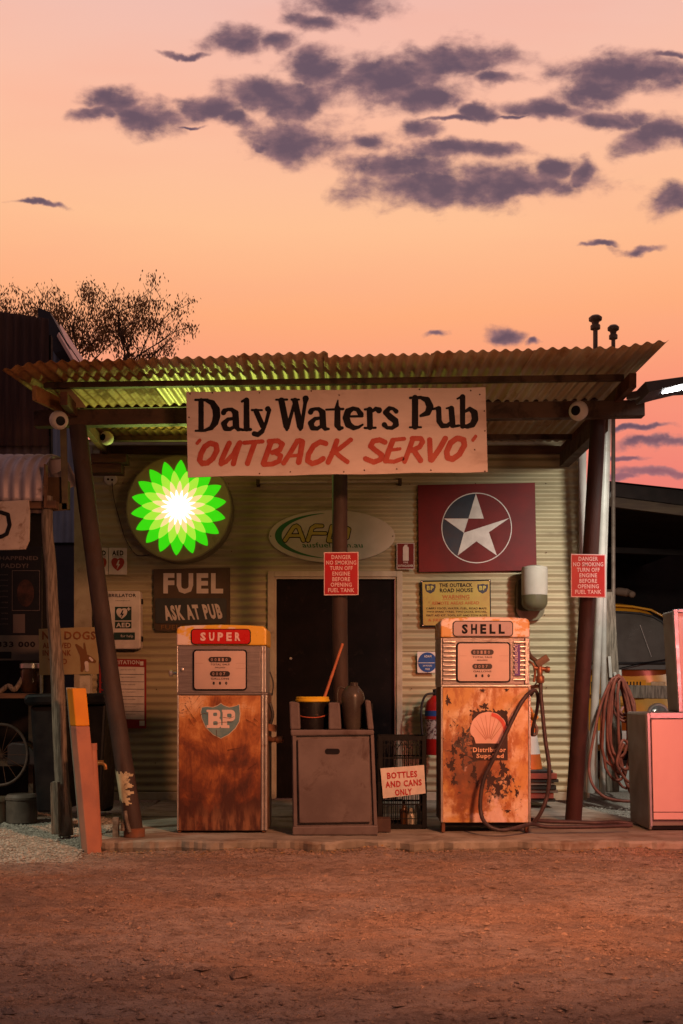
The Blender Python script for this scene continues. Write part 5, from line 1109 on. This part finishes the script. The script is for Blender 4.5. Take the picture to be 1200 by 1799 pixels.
# bullnose awning
aw = thing('bullnose_awning', (P(30, 880, 7.3).x, 7.6, 2.4), 'small curved pale corrugated awning at the left edge', 'awning')
m_aw = M('pale_awning_iron', (.36, .3, .32), (.28, .23, .25), 4, .55, .2, .08, dirt=(.1, .06, .05), dscale=8, damt=.1)
prof = [(8.3, 796+60), (7.95, 812), (7.72, 801), (7.5, 801), (7.36, 812), (7.28, 830), (7.25, 852), (7.25, 880)]
prof = [(Y, CH+(HZ-py)*Y/F) for Y, py in prof]
pp = smoothpath([Vector((Y, z, 0)) for Y, z in prof], 3)
for (xa, xb) in ((-3.2, -2.80), (-2.82, -2.10)):
    vs = []; fs = []; nu = int((xb-xa)/WP*9); nv = len(pp)-1
    for s in (0, 1):
        for j, q in enumerate(pp):
            d = (pp[min(j+1, nv)]-pp[max(j-1, 0)]).normalized(); nY, nZ = -d.y, d.x
            for i in range(nu+1):
                x = xa+(xb-xa)*i/nu; o_ = .0095*math.sin(2*math.pi*x/WP)+s*.0015; vs.append((x, q.x+nY*o_, q.y+nZ*o_))
    m_ = (nu+1)*(nv+1)
    for j in range(nv):
        for i in range(nu): q = j*(nu+1)+i; fs.append((q, q+1, q+nu+2, q+nu+1)); fs.append((m_+q+nu+1, m_+q+nu+2, m_+q+1, m_+q))
    for i in range(nu): q = nv*(nu+1)+i; fs.append((q, q+1, m_+q+1, m_+q))
    obj('awning_sheet', (vs, fs), m_aw, aw, smooth=True, fix=False)
obj('torn_sheet', [(lambda g_: g_)(prism([(80, 803), (101, 801), (104, 818), (97, 824), (84, 828), (80, 812)], 7.6, 7.603, 7.5))], m_aw, aw)
obj('beam', pbox(-60, 879, 98, 893, 7.27, 7.35), m_wood_red, aw, bevel=.004)
obj('end_board', pbox(77, 815, 80, 892, 7.24, 7.30), m_wood_red, aw)
obj('box', pbox(81, 838, 112, 889, 7.42, 7.6), M('brown_box', (.05, .028, .014), (.08, .045, .02), 8, .8), aw, bevel=.004)  # small box of dark brown colour beside the hanging strap
ds = thing('awning_sign', (P(20, 965, 7.28).x, 7.28, P(20, 965, 7.28).z), 'chipped pale board with a thick black letter hanging below the left awning', 'sign')
obj('board', prism([(-60, 884), (50, 878), (52, 900), (51, 950), (44, 965), (-60, 968)], 7.24, 7.26), M('chipped_board', (.4, .32, .27), (.46, .38, .32), 6, .7, 0, .1, dirt=(.17, .09, .05), dscale=9, damt=.3), ds, bevel=.003)
glyphs(ds, [[[(-24, 944, 3.5), (-24, 900, 3.5), (2, 900, 3.5), (14, 904, 3.5), (17, 922, 3.5), (12, 938, 3.5), (2, 943, 3.5), (-24, 944, 3.5)]]], 7.236, m_ink, .8)
# wood post and stub
wp = thing('crooked_timber_post', (P(112, 1465, 7.36).x, 7.36, -.03), 'crooked split grey timber pole holding up the left awning', 'post')
wpp = smoothpath([P(83, 872, 7.32), P(83, 930, 7.32), P(89, 1000, 7.33), P(93, 1080, 7.33), P(99, 1160, 7.34), P(104, 1250, 7.35), P(107, 1350, 7.36), P(112, 1415, 7.36), P(116, 1468, 7.36)], 8)
tv, tf = tube(wpp, [.038+.014*i/len(wpp)+.003*noise.noise(Vector((0, 0, i*.4))) for i in range(len(wpp))], 20)
tv = [(x+.006*noise.noise(Vector((x*40, y*40, z*1.5))), y+.006*noise.noise(Vector((x*40+5, y*40, z*1.5))), z) for x, y, z in tv]
obj('pole', (tv, tf), m_wood, wp, smooth=True)
stb = thing('timber_stub', (P(96, 1466, 7.28).x, 7.28, -.03), 'short upright timber stub at the foot of the crooked pole', 'post')
obj('stub', prism([(88, 1376), (92, 1373), (102, 1374), (103, 1466), (90, 1466)], 7.24, 7.3), m_wood, stb, bevel=.004)
# posters
mp_ = thing('missing_poster', (P(30, 1125, 8.9).x, 8.9, P(30, 1125, 8.9).z), 'large dark missing person poster on the wall under the awning', 'poster')
obj('sheet', pbox(-60, 960, 73, 1117, 8.9, 8.93), M('poster_black', (.012, .012, .014), None, rough=.4), mp_)
m_ptx = M('poster_text', (.11, .085, .08), None)
text(mp_, 'WHAT HAPPENED', -48, 977, 67, 984, 8.896, m_ptx, .02); text(mp_, 'TO PADDY?', -22, 990, 50, 998, 8.896, m_ptx, .02)
obj('photo_frame', [flat([(21, 1002), (69, 1002), (69, 1003), (21, 1003)], 8.896), flat([(21, 1072), (69, 1072), (69, 1073), (21, 1073)], 8.896), flat([(21, 1003), (22, 1003), (22, 1072), (21, 1072)], 8.896), flat([(69, 1002), (70, 1002), (70, 1073), (69, 1073)], 8.896)], m_ptx, mp_, fix=False)
obj('photo', flat(ell(45, 1042, 15, 24, 24), 8.896), M('photo_tone', (.07, .03, .022), (.02, .012, .01), 9, .5), mp_, fix=False)
for k in range(10): text(mp_, random.choice(('information please', 'seen in the area', 'contact the police', 'last seen in december')), -30, 1008+k*9.6, 14, 1011.5+k*9.6, 8.896, m_ptx, 0)
obj('note', flat([(23, 1079), (44, 1079), (44, 1112), (23, 1112)], 8.896), m_ptx, mp_, fix=False)
ns = thing('phone_number_sign', (P(30, 1165, 8.85).x, 8.85, P(30, 1165, 8.85).z), 'grey hotline strip with black digits under the missing poster', 'sign')
obj('strip', pbox(-60, 1116, 69, 1160, 8.84, 8.87), M('grey_strip', (.10, .09, .08), None, rough=.6), ns)
text(ns, '1800 333 000', -50, 1127, 62, 1137, 8.837, m_ink, .03)
obj('badge', flat([(-40, 1145), (20, 1145), (20, 1157), (-40, 1157)], 8.837), m_ink, ns, fix=False)
# no dogs sign
nd = thing('no_dogs_sign', (P(120, 1186, 8.3).x, 8.3, P(120, 1186, 8.3).z), 'cream NO DOGS sign with a painted dog left of the leaning post', 'sign')
obj('board', prism([(68, 1105), (172, 1101), (173, 1184), (69, 1186)], 8.3, 8.315), M('dogsign', (.3, .24, .12), (.26, .19, .09), 4, .6), nd, bevel=.002)
text(nd, 'NO DOGS', 74, 1109, 168, 1124, 8.297, M('dogs_orange', (.22, .07, .02), (.1, .04, .02), 4), .03)
for s, a, b, y in (('ALLOWED', 75, 125, 1129), ('IN DRINK', 75, 125, 1142), ('YARD', 84, 118, 1157)): text(nd, s, a, y, b, y+10, 8.297, M('dog_text', (.16, .05, .02), None), .03)
glyphs(nd, [[[(134, 1133, 2), (140, 1140, 4.5), (146, 1150, 6), (147, 1168, 5), (144, 1178, 2.5)], [(146, 1152, 5), (157, 1158, 6), (166, 1162, 3)], [(150, 1148, 3), (148, 1130, 1.2)]]], 8.297, M('dog_brown', (.14, .06, .02), None), .9, 'dog')
glyphs(nd, [[[(152, 1165, 3.5), (153, 1177, 3)], [(158, 1156, 2), (162, 1160, 2)]]], 8.294, m_offw, .9, 'dog_patch')
each('backing', [pbox(140, 1184, 158, 1225, 8.33, 8.36), pbox(70, 1184, 74, 1225, 8.33, 8.36)], m_trim, nd)
# wheelie bins
def bin_(px0, px1, Y, label):
    r = thing('wheelie_bin', (P((px0+px1)/2, 1425, Y).x, Y+.3, -.02), label, 'bin', 'black wheelie bins under the awning')
    obj('body', prism([(px0, 1240), (px1, 1238), (px1-10, 1428), (px0+12, 1428)], Y, Y+.5), m_black, r, bevel=.02)
    obj('lid', prism([(px0-10, 1228), (px0-2, 1219), (px1+2, 1217), (px1+6, 1228), (px1+3, 1238), (px0-4, 1240)], Y-.05, Y+.55, Y), m_black, r, bevel=.025)
bin_(52, 118, 7.75, 'black wheelie bin directly left of the crooked timber pole')
bin_(124, 186, 8.35, 'black wheelie bin behind the orange topped bollard')
# bollard
bo = thing('bollard', (P(158, 1498, 7.0).x, 7.0, -.07), 'leaning square steel bollard with a yellow top at the slab corner', 'bollard')
def sqpost(a, b, r, ang, z0=0, z1=1):
    a = Vector(a); b = Vector(b); pa = a.lerp(b, z0); pb = a.lerp(b, z1); vs = []
    for p in (pa, pb):
        for k in range(4):
            t_ = math.radians(ang+90*k); vs.append((p.x+r*math.cos(t_), p.y+r*math.sin(t_), p.z))
    return (vs, [(0, 1, 5, 4), (1, 2, 6, 5), (2, 3, 7, 6), (3, 0, 4, 7), (3, 2, 1, 0), (4, 5, 6, 7)])
ba, bb = P(161, 1499, 6.98), P(134, 1209, 7.03)
m_bolp = M('bollard_pale', (.38, .16, .10), (.30, .13, .09), 5, .45, 0, .08, dirt=(.2, .1, .08), dscale=7, damt=.15)
obj('column', sqpost(ba, bb, .072, 83, 0, .77), m_bolp, bo, bevel=.008); obj('yellow_top', sqpost(ba, bb, .0722, 83, .7702, 1), M('bollard_yellow', (.62, .25, .01), (.55, .2, .01), 5, .45, 0, .05), bo, bevel=.008)
obj('grey_back', sqpost(ba+Vector((-.045, .04, 0)), bb+Vector((-.045, .04, .005)), .05, 60), M('bollard_grey', (.28, .27, .22), (.2, .2, .16), 8, .6), bo, bevel=.004)
pv = thing('capped_pipe', (P(170, 1484, 7.03).x, 7.05, -.03), 'short capped white pipe standing against the bollard', 'pipe')
obj('pipe', tube([P(172, 1487, 7.06), P(162, 1310, 7.1)], .030, 14), m_bolp, pv, smooth=60)
obj('cap', tube([P(162.3, 1318, 7.1), P(161.8, 1306, 7.1)], .034, 14), m_bolp, pv, smooth=50)
tp_ = thing('garden_tap', P(180, 1350, 7.6), 'small brass tap behind the capped pipe', 'tap')
obj('spout', [tube(smoothpath([P(166, 1344, 7.3), P(176, 1341, 7.3), P(184, 1344, 7.3), P(186, 1352, 7.3)]), .012, 8), bar(P(172, 1337, 7.3), P(182, 1337, 7.3), .01, .01), tube([P(166, 1344, 7.3), P(166, 1480, 7.3)], .012, 8)], M('brass', (.5, .25, .08), (.35, .15, .05), 12, .35, .7), tp_, smooth=40)
# bench and junk at left
be = thing('workbench', (P(20, 1420, 8.5).x, 8.5, -.02), 'dark cluttered timber bench under the left awning', 'bench')
obj('top', pbox(-80, 1218, 62, 1227, 8.3, 8.8), m_wood_red, be, bevel=.004)
for px in (-60, 50): obj('leg', pbox(px, 1227, px+8, 1405, 8.35, 8.45), m_wood_red, be)
obj('shelf', pbox(-80, 1338, 60, 1346, 8.3, 8.8), m_wood_red, be)
jr = thing('glass_jar', P(48, 1217, 8.4), 'wide glass jar with metal bands on the bench', 'jar')
obj('jar', lathe([(.07, 0), (.085, .02), (.085, .18), (.07, .2)], P(55, 1217, 8.45), 20), M('amber_jar', (.08, .035, .015), (.04, .02, .01), 8, .15), jr, smooth=50)
obj('lid', lathe([(.09, .2), (.09, .235), (.08, .24)], P(55, 1217, 8.45), 20), m_chrome, jr, smooth=40)
hn = thing('dead_branch', P(25, 1217, 8.4), 'twisted dry branch lying on the bench', 'branch')
obj('branch', tube(smoothpath([P(0, 1216, 8.4), P(15, 1205, 8.38), P(25, 1212, 8.35), P(36, 1198, 8.4), P(40, 1190, 8.42)]), [.02]*24+[.01], 8), m_wood, hn, smooth=60)
wh = thing('bicycle_wheel', P(0, 1395, 8.25), 'old bicycle wheel leaning under the bench at the left edge', 'wheel')
wc = P(2, 1326, 8.2); obj('rim', tube([wc+Vector((.21*math.cos(a), .02*math.sin(a), .24*math.sin(a))) for a in [2*math.pi*k/36 for k in range(36)]], .013, 8, True), M('wheel_rust', (.10, .06, .045), (.06, .04, .03), 12, .6, .3), wh, smooth=60)
for k in range(14):
    a = 2*math.pi*k/14; obj('spoke', tube([wc, wc+Vector((.205*math.cos(a), .02*math.sin(a), .235*math.sin(a)))], .0025, 4), m_steel_rust, wh)
for px, w, h, c_, lb in ((38, .12, .22, (.13, .1, .08), 'round brown drum standing on the gravel beside the bin'), (-5, .1, .2, (.16, .12, .08), 'tan drum at the far left edge under the bench')):
    p_ = P(px, 1400, 8.2); p_.z = -.01; dr = thing('paint_drum', p_, lb, 'drum', 'drums under the bench'); obj('drum', lathe([(w, 0), (w, h*.8), (w*1.06, h*.82), (w*1.06, h*.9), (w*.9, h)], p_, 24), M('drum%d' % px, c_, tuple(q*.6 for q in c_), 6, .5), dr, smooth=40)
sk = thing('old_seat', P(40, 1345, 8.2), 'dark curved metal seat pan on the bench shelf', 'seat')
obj('pan', prism([(12, 1345), (12, 1310), (20, 1304), (44, 1306), (62, 1322), (66, 1345)], 8.2, 8.4), M('seat_dark', (.045, .022, .02), (.03, .02, .018), 6, .6), sk, bevel=.015)
# gas bottle like shape behind tap
gbt = thing('gas_bottle', P(190, 1405, 8.9), 'small black gas bottle against the wall behind the tap', 'gas bottle')
obj('cylinder', lathe([(.06, 0), (.075, .02), (.075, .2), (.05, .25), (.02, .27), (.02, .3)], (P(183, 1405, 8.9).x, 8.9, 0), 18), m_black, gbt, smooth=50)
# ------------------------------------------------------------------ right side: carport, van
cp = thing('carport', (4.6, 12.5, 0), 'dark open carport with a timber fascia at the right edge', 'carport')
YR = 10.9
m_ci = M('carport_dark', (.02, .015, .013), (.03, .02, .017), 3, .9)  # dark roof edge tone, also paints in the shade inside the carport
a = P(1052, 843, YR); b = P(1420, 882, YR)
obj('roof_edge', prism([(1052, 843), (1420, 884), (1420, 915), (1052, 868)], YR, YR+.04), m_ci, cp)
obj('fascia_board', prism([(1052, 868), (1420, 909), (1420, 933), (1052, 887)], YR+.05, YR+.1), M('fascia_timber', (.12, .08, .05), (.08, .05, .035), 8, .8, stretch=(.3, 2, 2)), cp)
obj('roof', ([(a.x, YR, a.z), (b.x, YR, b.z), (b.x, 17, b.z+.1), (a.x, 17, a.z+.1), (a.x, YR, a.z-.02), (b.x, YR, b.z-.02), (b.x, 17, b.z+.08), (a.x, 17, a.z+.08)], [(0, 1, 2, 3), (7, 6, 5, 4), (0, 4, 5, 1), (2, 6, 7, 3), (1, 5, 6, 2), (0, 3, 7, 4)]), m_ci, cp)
obj('back_wall', box(1.8, 8, 16.9, 17, -.1, 3.4), m_ci, cp)  # back and side walls added so no sky shines through
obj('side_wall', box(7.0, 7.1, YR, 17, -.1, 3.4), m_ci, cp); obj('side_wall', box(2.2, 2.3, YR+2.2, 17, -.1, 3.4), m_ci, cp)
obj('strut', prism([(1061, 883), (1078, 857), (1080, 862), (1064, 886)], YR-.03, YR-.005), m_dgrey, cp)
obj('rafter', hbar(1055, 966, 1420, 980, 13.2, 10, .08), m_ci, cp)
van = thing('kombi_van', (P(1077, 1360, 12.2).x, 13.5, -.04), 'orange vintage camper van parked nose out under the carport', 'van')
m_van = M('van_orange', (.62, .27, .015), (.56, .23, .015), 3, .35, 0, .03, dirt=(.3, .14, .03), dscale=5, damt=.1, coat=.3)
VY = 12.1; vc = 1077
def vring(t_, w, h0, h1, top=False): pass
# body lofted front to back: superellipse sections
def van_sec(y, hw, zb, zt_, belt, n=28):
    pts = []
    for k in range(n):
        a = 2*math.pi*k/n+math.pi/n; c, s = math.cos(a), math.sin(a); e = .50
        x = hw*(abs(c)**e)*(1 if c > 0 else -1); z = (zb+zt_)/2+(zt_-zb)/2*(abs(s)**e)*(1 if s > 0 else -1)
        if z > belt: x *= 1-.22*((z-belt)/(zt_-belt))**1.3
        pts.append((vx+x, y+.24*max(0, (z-belt)/(zt_-belt))**1.0*(1 if y < 13 else 0), z))
    return pts
vx = P(vc, 1200, VY).x; secs = [(12.16, .70, .42, 1.90), (12.12, .78, .36, 1.98), (12.2, .84, .33, 2.07), (12.45, .86, .32, 2.12), (13.2, .86, .32, 2.14), (15.8, .86, .32, 2.12), (16.3, .8, .4, 2.0)]
vs = []; fs = []
for y, hw, zb, z1_ in secs: vs += van_sec(y, hw, zb, z1_, 1.3)
n = 28
for i in range(len(secs)-1):
    for k in range(n): fs.append((i*n+k, i*n+(k+1) % n, (i+1)*n+(k+1) % n, (i+1)*n+k))
fs.append(tuple(range(n-1, -1, -1))); fs.append(tuple((len(secs)-1)*n+k for k in range(n)))
vb = obj('body', (vs, fs), m_van, van, smooth=50)
def vp(x, z, d=0): # point on the van nose plane
    return Vector((vx+x, 12.10-d+.24*max(0, (z-1.3)/.78), z))
def vquad(pts, d, th=.02, n=8):
    f_ = [vp(x, z, d) for x, z in pts]; b_ = [q+Vector((0, th, 0)) for q in f_]; k = len(f_)
    return ([tuple(q) for q in f_+b_], [tuple(range(k)), tuple(range(2*k-1, k-1, -1))]+[(i, (i+1) % k, k+(i+1) % k, k+i) for i in range(k)])
def rr2(x0, z0, x1, z1, r): return [(x, z) for x, z in rrect(x0, z0, x1, z1, r, 6)]
def WSP(k):
    h = [(.73, 1.37), (.735, 1.45), (.71, 1.62), (.67, 1.76), (.60, 1.86), (.50, 1.92), (.36, 1.955), (.18, 1.97)]
    q = h+[(0, 1.975)]+[(-x, z) for x, z in h[::-1]]; return [(x*k, 1.67+(z-1.67)*k) for x, z in q]
ws = obj('windscreen', vquad(WSP(1.0), .045), M('van_glass', (.075, .062, .05), (.10, .085, .07), 3, .2, spec=.5), van)
obj('windscreen_seal', tube([vp(x, z, .05) for x, z in WSP(1.015)], .016, 8, True), m_rubber, van, smooth=60)
obj('roof_gutter', tube([vp(x, z, -.03) for x, z in [(-.82, 1.45), (-.77, 1.75), (-.68, 1.92), (-.52, 2.01), (-.3, 2.05), (0, 2.07), (.3, 2.05), (.52, 2.01), (.68, 1.92), (.77, 1.75), (.82, 1.45)]], .014, 8), m_van, van, smooth=60)
obj('scuttle', vquad([(-.76, 1.29), (.76, 1.29), (.76, 1.35), (-.76, 1.35)], .035), M('scuttle_grey', (.1, .09, .08), None), van, bevel=.006)
for sx in (-.45, .35): obj('wiper', tube([vp(.05 if sx > 0 else -.6, 1.30, .09), vp(.3 if sx > 0 else -.3, 1.36, .1), vp(.62 if sx > 0 else -.05, 1.41, .08)], .007, 6), m_black, van)
obj('wiper_blade', tube([vp(.34, 1.82, .075), vp(.44, 1.44, .075)], .004, 6), m_chrome, van)
gr_ = obj('vent_panel', vquad([(-.38, 1.0), (.38, 1.0), (.38, 1.17), (-.38, 1.17)], .02), m_van, van, bevel=.004)
for k in range(18): obj('vent_slot', vquad([(-.34+k*.038, 1.02), (-.325+k*.038, 1.02), (-.325+k*.038, 1.15), (-.34+k*.038, 1.15)], .025, .004), m_ink, gr_)
for sx in (-1, 1):
    obj('indicator', vquad([(sx*.52-.085, 1.01), (sx*.52+.085, 1.01), (sx*.52+.085, 1.15), (sx*.52-.085, 1.15)], .04), M('amber_lens', (.42, .25, .12), (.5, .36, .22), 20, .2), van, bevel=.01)
    hl = obj('headlight', lathe([(.13, 0), (.13, .03), (.12, .05)], vp(sx*.52, .77, .0), 28, Vector((0, -1, 0))), m_chrome, van, smooth=40)
    obj('lens', lathe([(.115, .04), (.09, .06), (.03, .07)], vp(sx*.52, .77, .0), 24, Vector((0, -1, 0))), M('lens_glass', (.16, .15, .14), (.25, .24, .22), 20, .1, .3), hl, smooth=60)
    wl_ = obj('wheel', lathe([(.32, -.09), (.33, -.07), (.33, .07), (.32, .09), (.2, .1)], (vx+sx*.72, 12.9, .29), 28, Vector((1, 0, 0))), m_rubber, van, smooth=40)
obj('bumper', [bar(vp(-.86, .5, .14), vp(.86, .5, .14), .1, .16)], m_white, van, bevel=.02)
obj('emblem_ring', tube([vp(.15*math.cos(a), .85+.15*math.sin(a), .03) for a in [2*math.pi*k/28 for k in range(28)]], .012, 6, True), m_chrome, van, smooth=60)
obj('emblem', [bar(vp(-.09, .95, .03), vp(0, .86, .03), .012, .02), bar(vp(.09, .95, .03), vp(0, .86, .03), .012, .02), bar(vp(-.12, .88, .03), vp(-.05, .73, .03), .012, .02), bar(vp(-.05, .73, .03), vp(0, .84, .03), .012, .02), bar(vp(0, .84, .03), vp(.05, .73, .03), .012, .02), bar(vp(.05, .73, .03), vp(.12, .88, .03), .012, .02)], m_chrome, van)
sb = thing('surfboard', (P(1085, 1045, 13).x, 13, P(1085, 1048, 13).z), 'dim pale board lying on the roof of the orange van', 'board')
obj('deck', [tube(smoothpath([P(1060, 1040, 13), P(1085, 1039, 12.9), P(1105, 1042, 12.8), P(1112, 1045, 12.7)]), [.03]*6+[.05]*6+[.04]*6+[.02], 10)], M('board_tan', (.2, .13, .09), None), sb, smooth=60)
rl = thing('timber_rail', (P(1150, 1400, 11.2).x, 11.2, -.04), 'horizontal weathered timber rail in front of the orange van', 'rail')
obj('rail', prism([(1085, 1203), (1230, 1206), (1230, 1229), (1085, 1226)], 11.2, 11.35), m_wood, rl, bevel=.01)
obj('leg', prism([(1180, 1226), (1192, 1226), (1192, 1395), (1180, 1395)], 11.25, 11.35), m_wood, rl, bevel=.01)
bol2 = thing('yellow_stand', (P(1090, 1390, 10.3).x, 10.3, -.04), 'yellow steel stand behind the coiled hose', 'stand')
obj('upright', pbox(1076, 1250, 1088, 1372, 10.2, 10.28), M('stand_yellow', (.5, .22, .02), (.3, .12, .02), 8, .5), bol2, bevel=.006)
obj('arm', [tube([P(1070, 1232, 10.2), P(1100, 1232, 10.2)], .05, 10), pbox(1066, 1370, 1100, 1390, 10.1, 10.4)], MC['stand_yellow'], bol2)
jk = thing('white_canister', (P(1105, 1390, 9.9).x, 9.9, -.04), 'crumpled white plastic canister on the gravel under the hose', 'canister')
obj('canister', prism([(1088, 1350), (1112, 1346), (1118, 1392), (1084, 1392)], 9.9, 10.05), m_pvc, jk, bevel=.02)
# ------------------------------------------------------------------ tree
tr = thing('gum_tree', (-5.3, 24, 0), 'sparse dark gum tree in silhouette behind the left roof', 'tree')
rt = random.Random(11); wood = []; tips = []
def grow(p, d, L, r, lev):
    q = [p]; dd = d.copy(); n = 4
    for k in range(n):
        dd = (dd+Vector((rt.uniform(-1, 1), rt.uniform(-1, 1), rt.uniform(-.4, .8)))*.17).normalized(); q.append(q[-1]+dd*L/n)
    wood.append(tube(q, [r*1.3*(1-.4*k/n) for k in range(n+1)], 5 if lev > 1 else 8))
    if lev >= 4: tips.append(q[-1]); tips.append(q[2])
    if lev >= 5: return
    for k in range(3 if lev < 4 else 2):
        s = Vector((rt.uniform(-1, 1), rt.uniform(-1, 1)*.8, rt.uniform(-.25, .75))).normalized(); nd_ = (dd*.75+s*.85).normalized(); base = q[rt.choice((2, 3, 4))] if k else q[-1]
        grow(base, nd_, L*rt.uniform(.62, .82), r*.55, lev+1)
for ax_, hh, Lr in (((-.12, 0, 1), 4.9, 1.75), ((.16, 0, 1), 4.9, 1.7), ((-.42, .1, 1), 5.2, 1.55), ((.02, .1, 1), 5.6, 1.8), ((.36, .1, 1), 5.0, 1.5), ((-.62, .1, 1), 5.3, 1.4), ((-.25, .1, 1), 5.6, 1.7), ((.27, -.1, 1), 5.3, 1.6)):
    d = Vector(ax_).normalized(); p0 = Vector((-6.95+rt.uniform(-.1, .1), 24, 0)); p1 = p0+d*(hh+1.15)
    wood.append(tube([p0, (p0+p1)/2+Vector((.1, 0, 0)), p1], [.2, .13, .07], 8)); grow(p1, d, Lr, .055, 1)
m_bark = M('dark_bark', (.05, .035, .025), (.08, .06, .045), 9, .9); m_leaf = M('gum_leaf', (.20, .12, .05), (.28, .15, .06), 3, .7, spec=.2)
obj('trunk', wood, m_bark, tr, fix=False)
V = []; Fc = []
for c in tips:
    for k in range(rt.choice((0, 4, 14, 32, 46))):
        p = c+Vector((rt.gauss(0, .10), rt.gauss(0, .1), rt.gauss(-.06, .09))); L = rt.uniform(.05, .11); w = L*.17; d = Vector((rt.uniform(-.6, .6), rt.uniform(-.6, .6), -1)).normalized(); s = d.cross(Vector((rt.uniform(-1, 1), rt.uniform(-1, 1), .1))).normalized()
        o_ = len(V); V += [tuple(p), tuple(p+d*L*.45+s*w), tuple(p+d*L), tuple(p+d*L*.45-s*w)]; Fc.append((o_, o_+1, o_+2, o_+3))
obj('crown', (V, Fc), m_leaf, tr, fix=False)
print('tips', len(tips), 'leaves', len(Fc), 'objects', len(bpy.data.objects))
tz = [v[2] for v in V]; txs = [v[0] for v in V]; print('tree px', 600+min(txs)*F/24, 600+max(txs)*F/24, HZ-(max(tz)-1)*F/24)
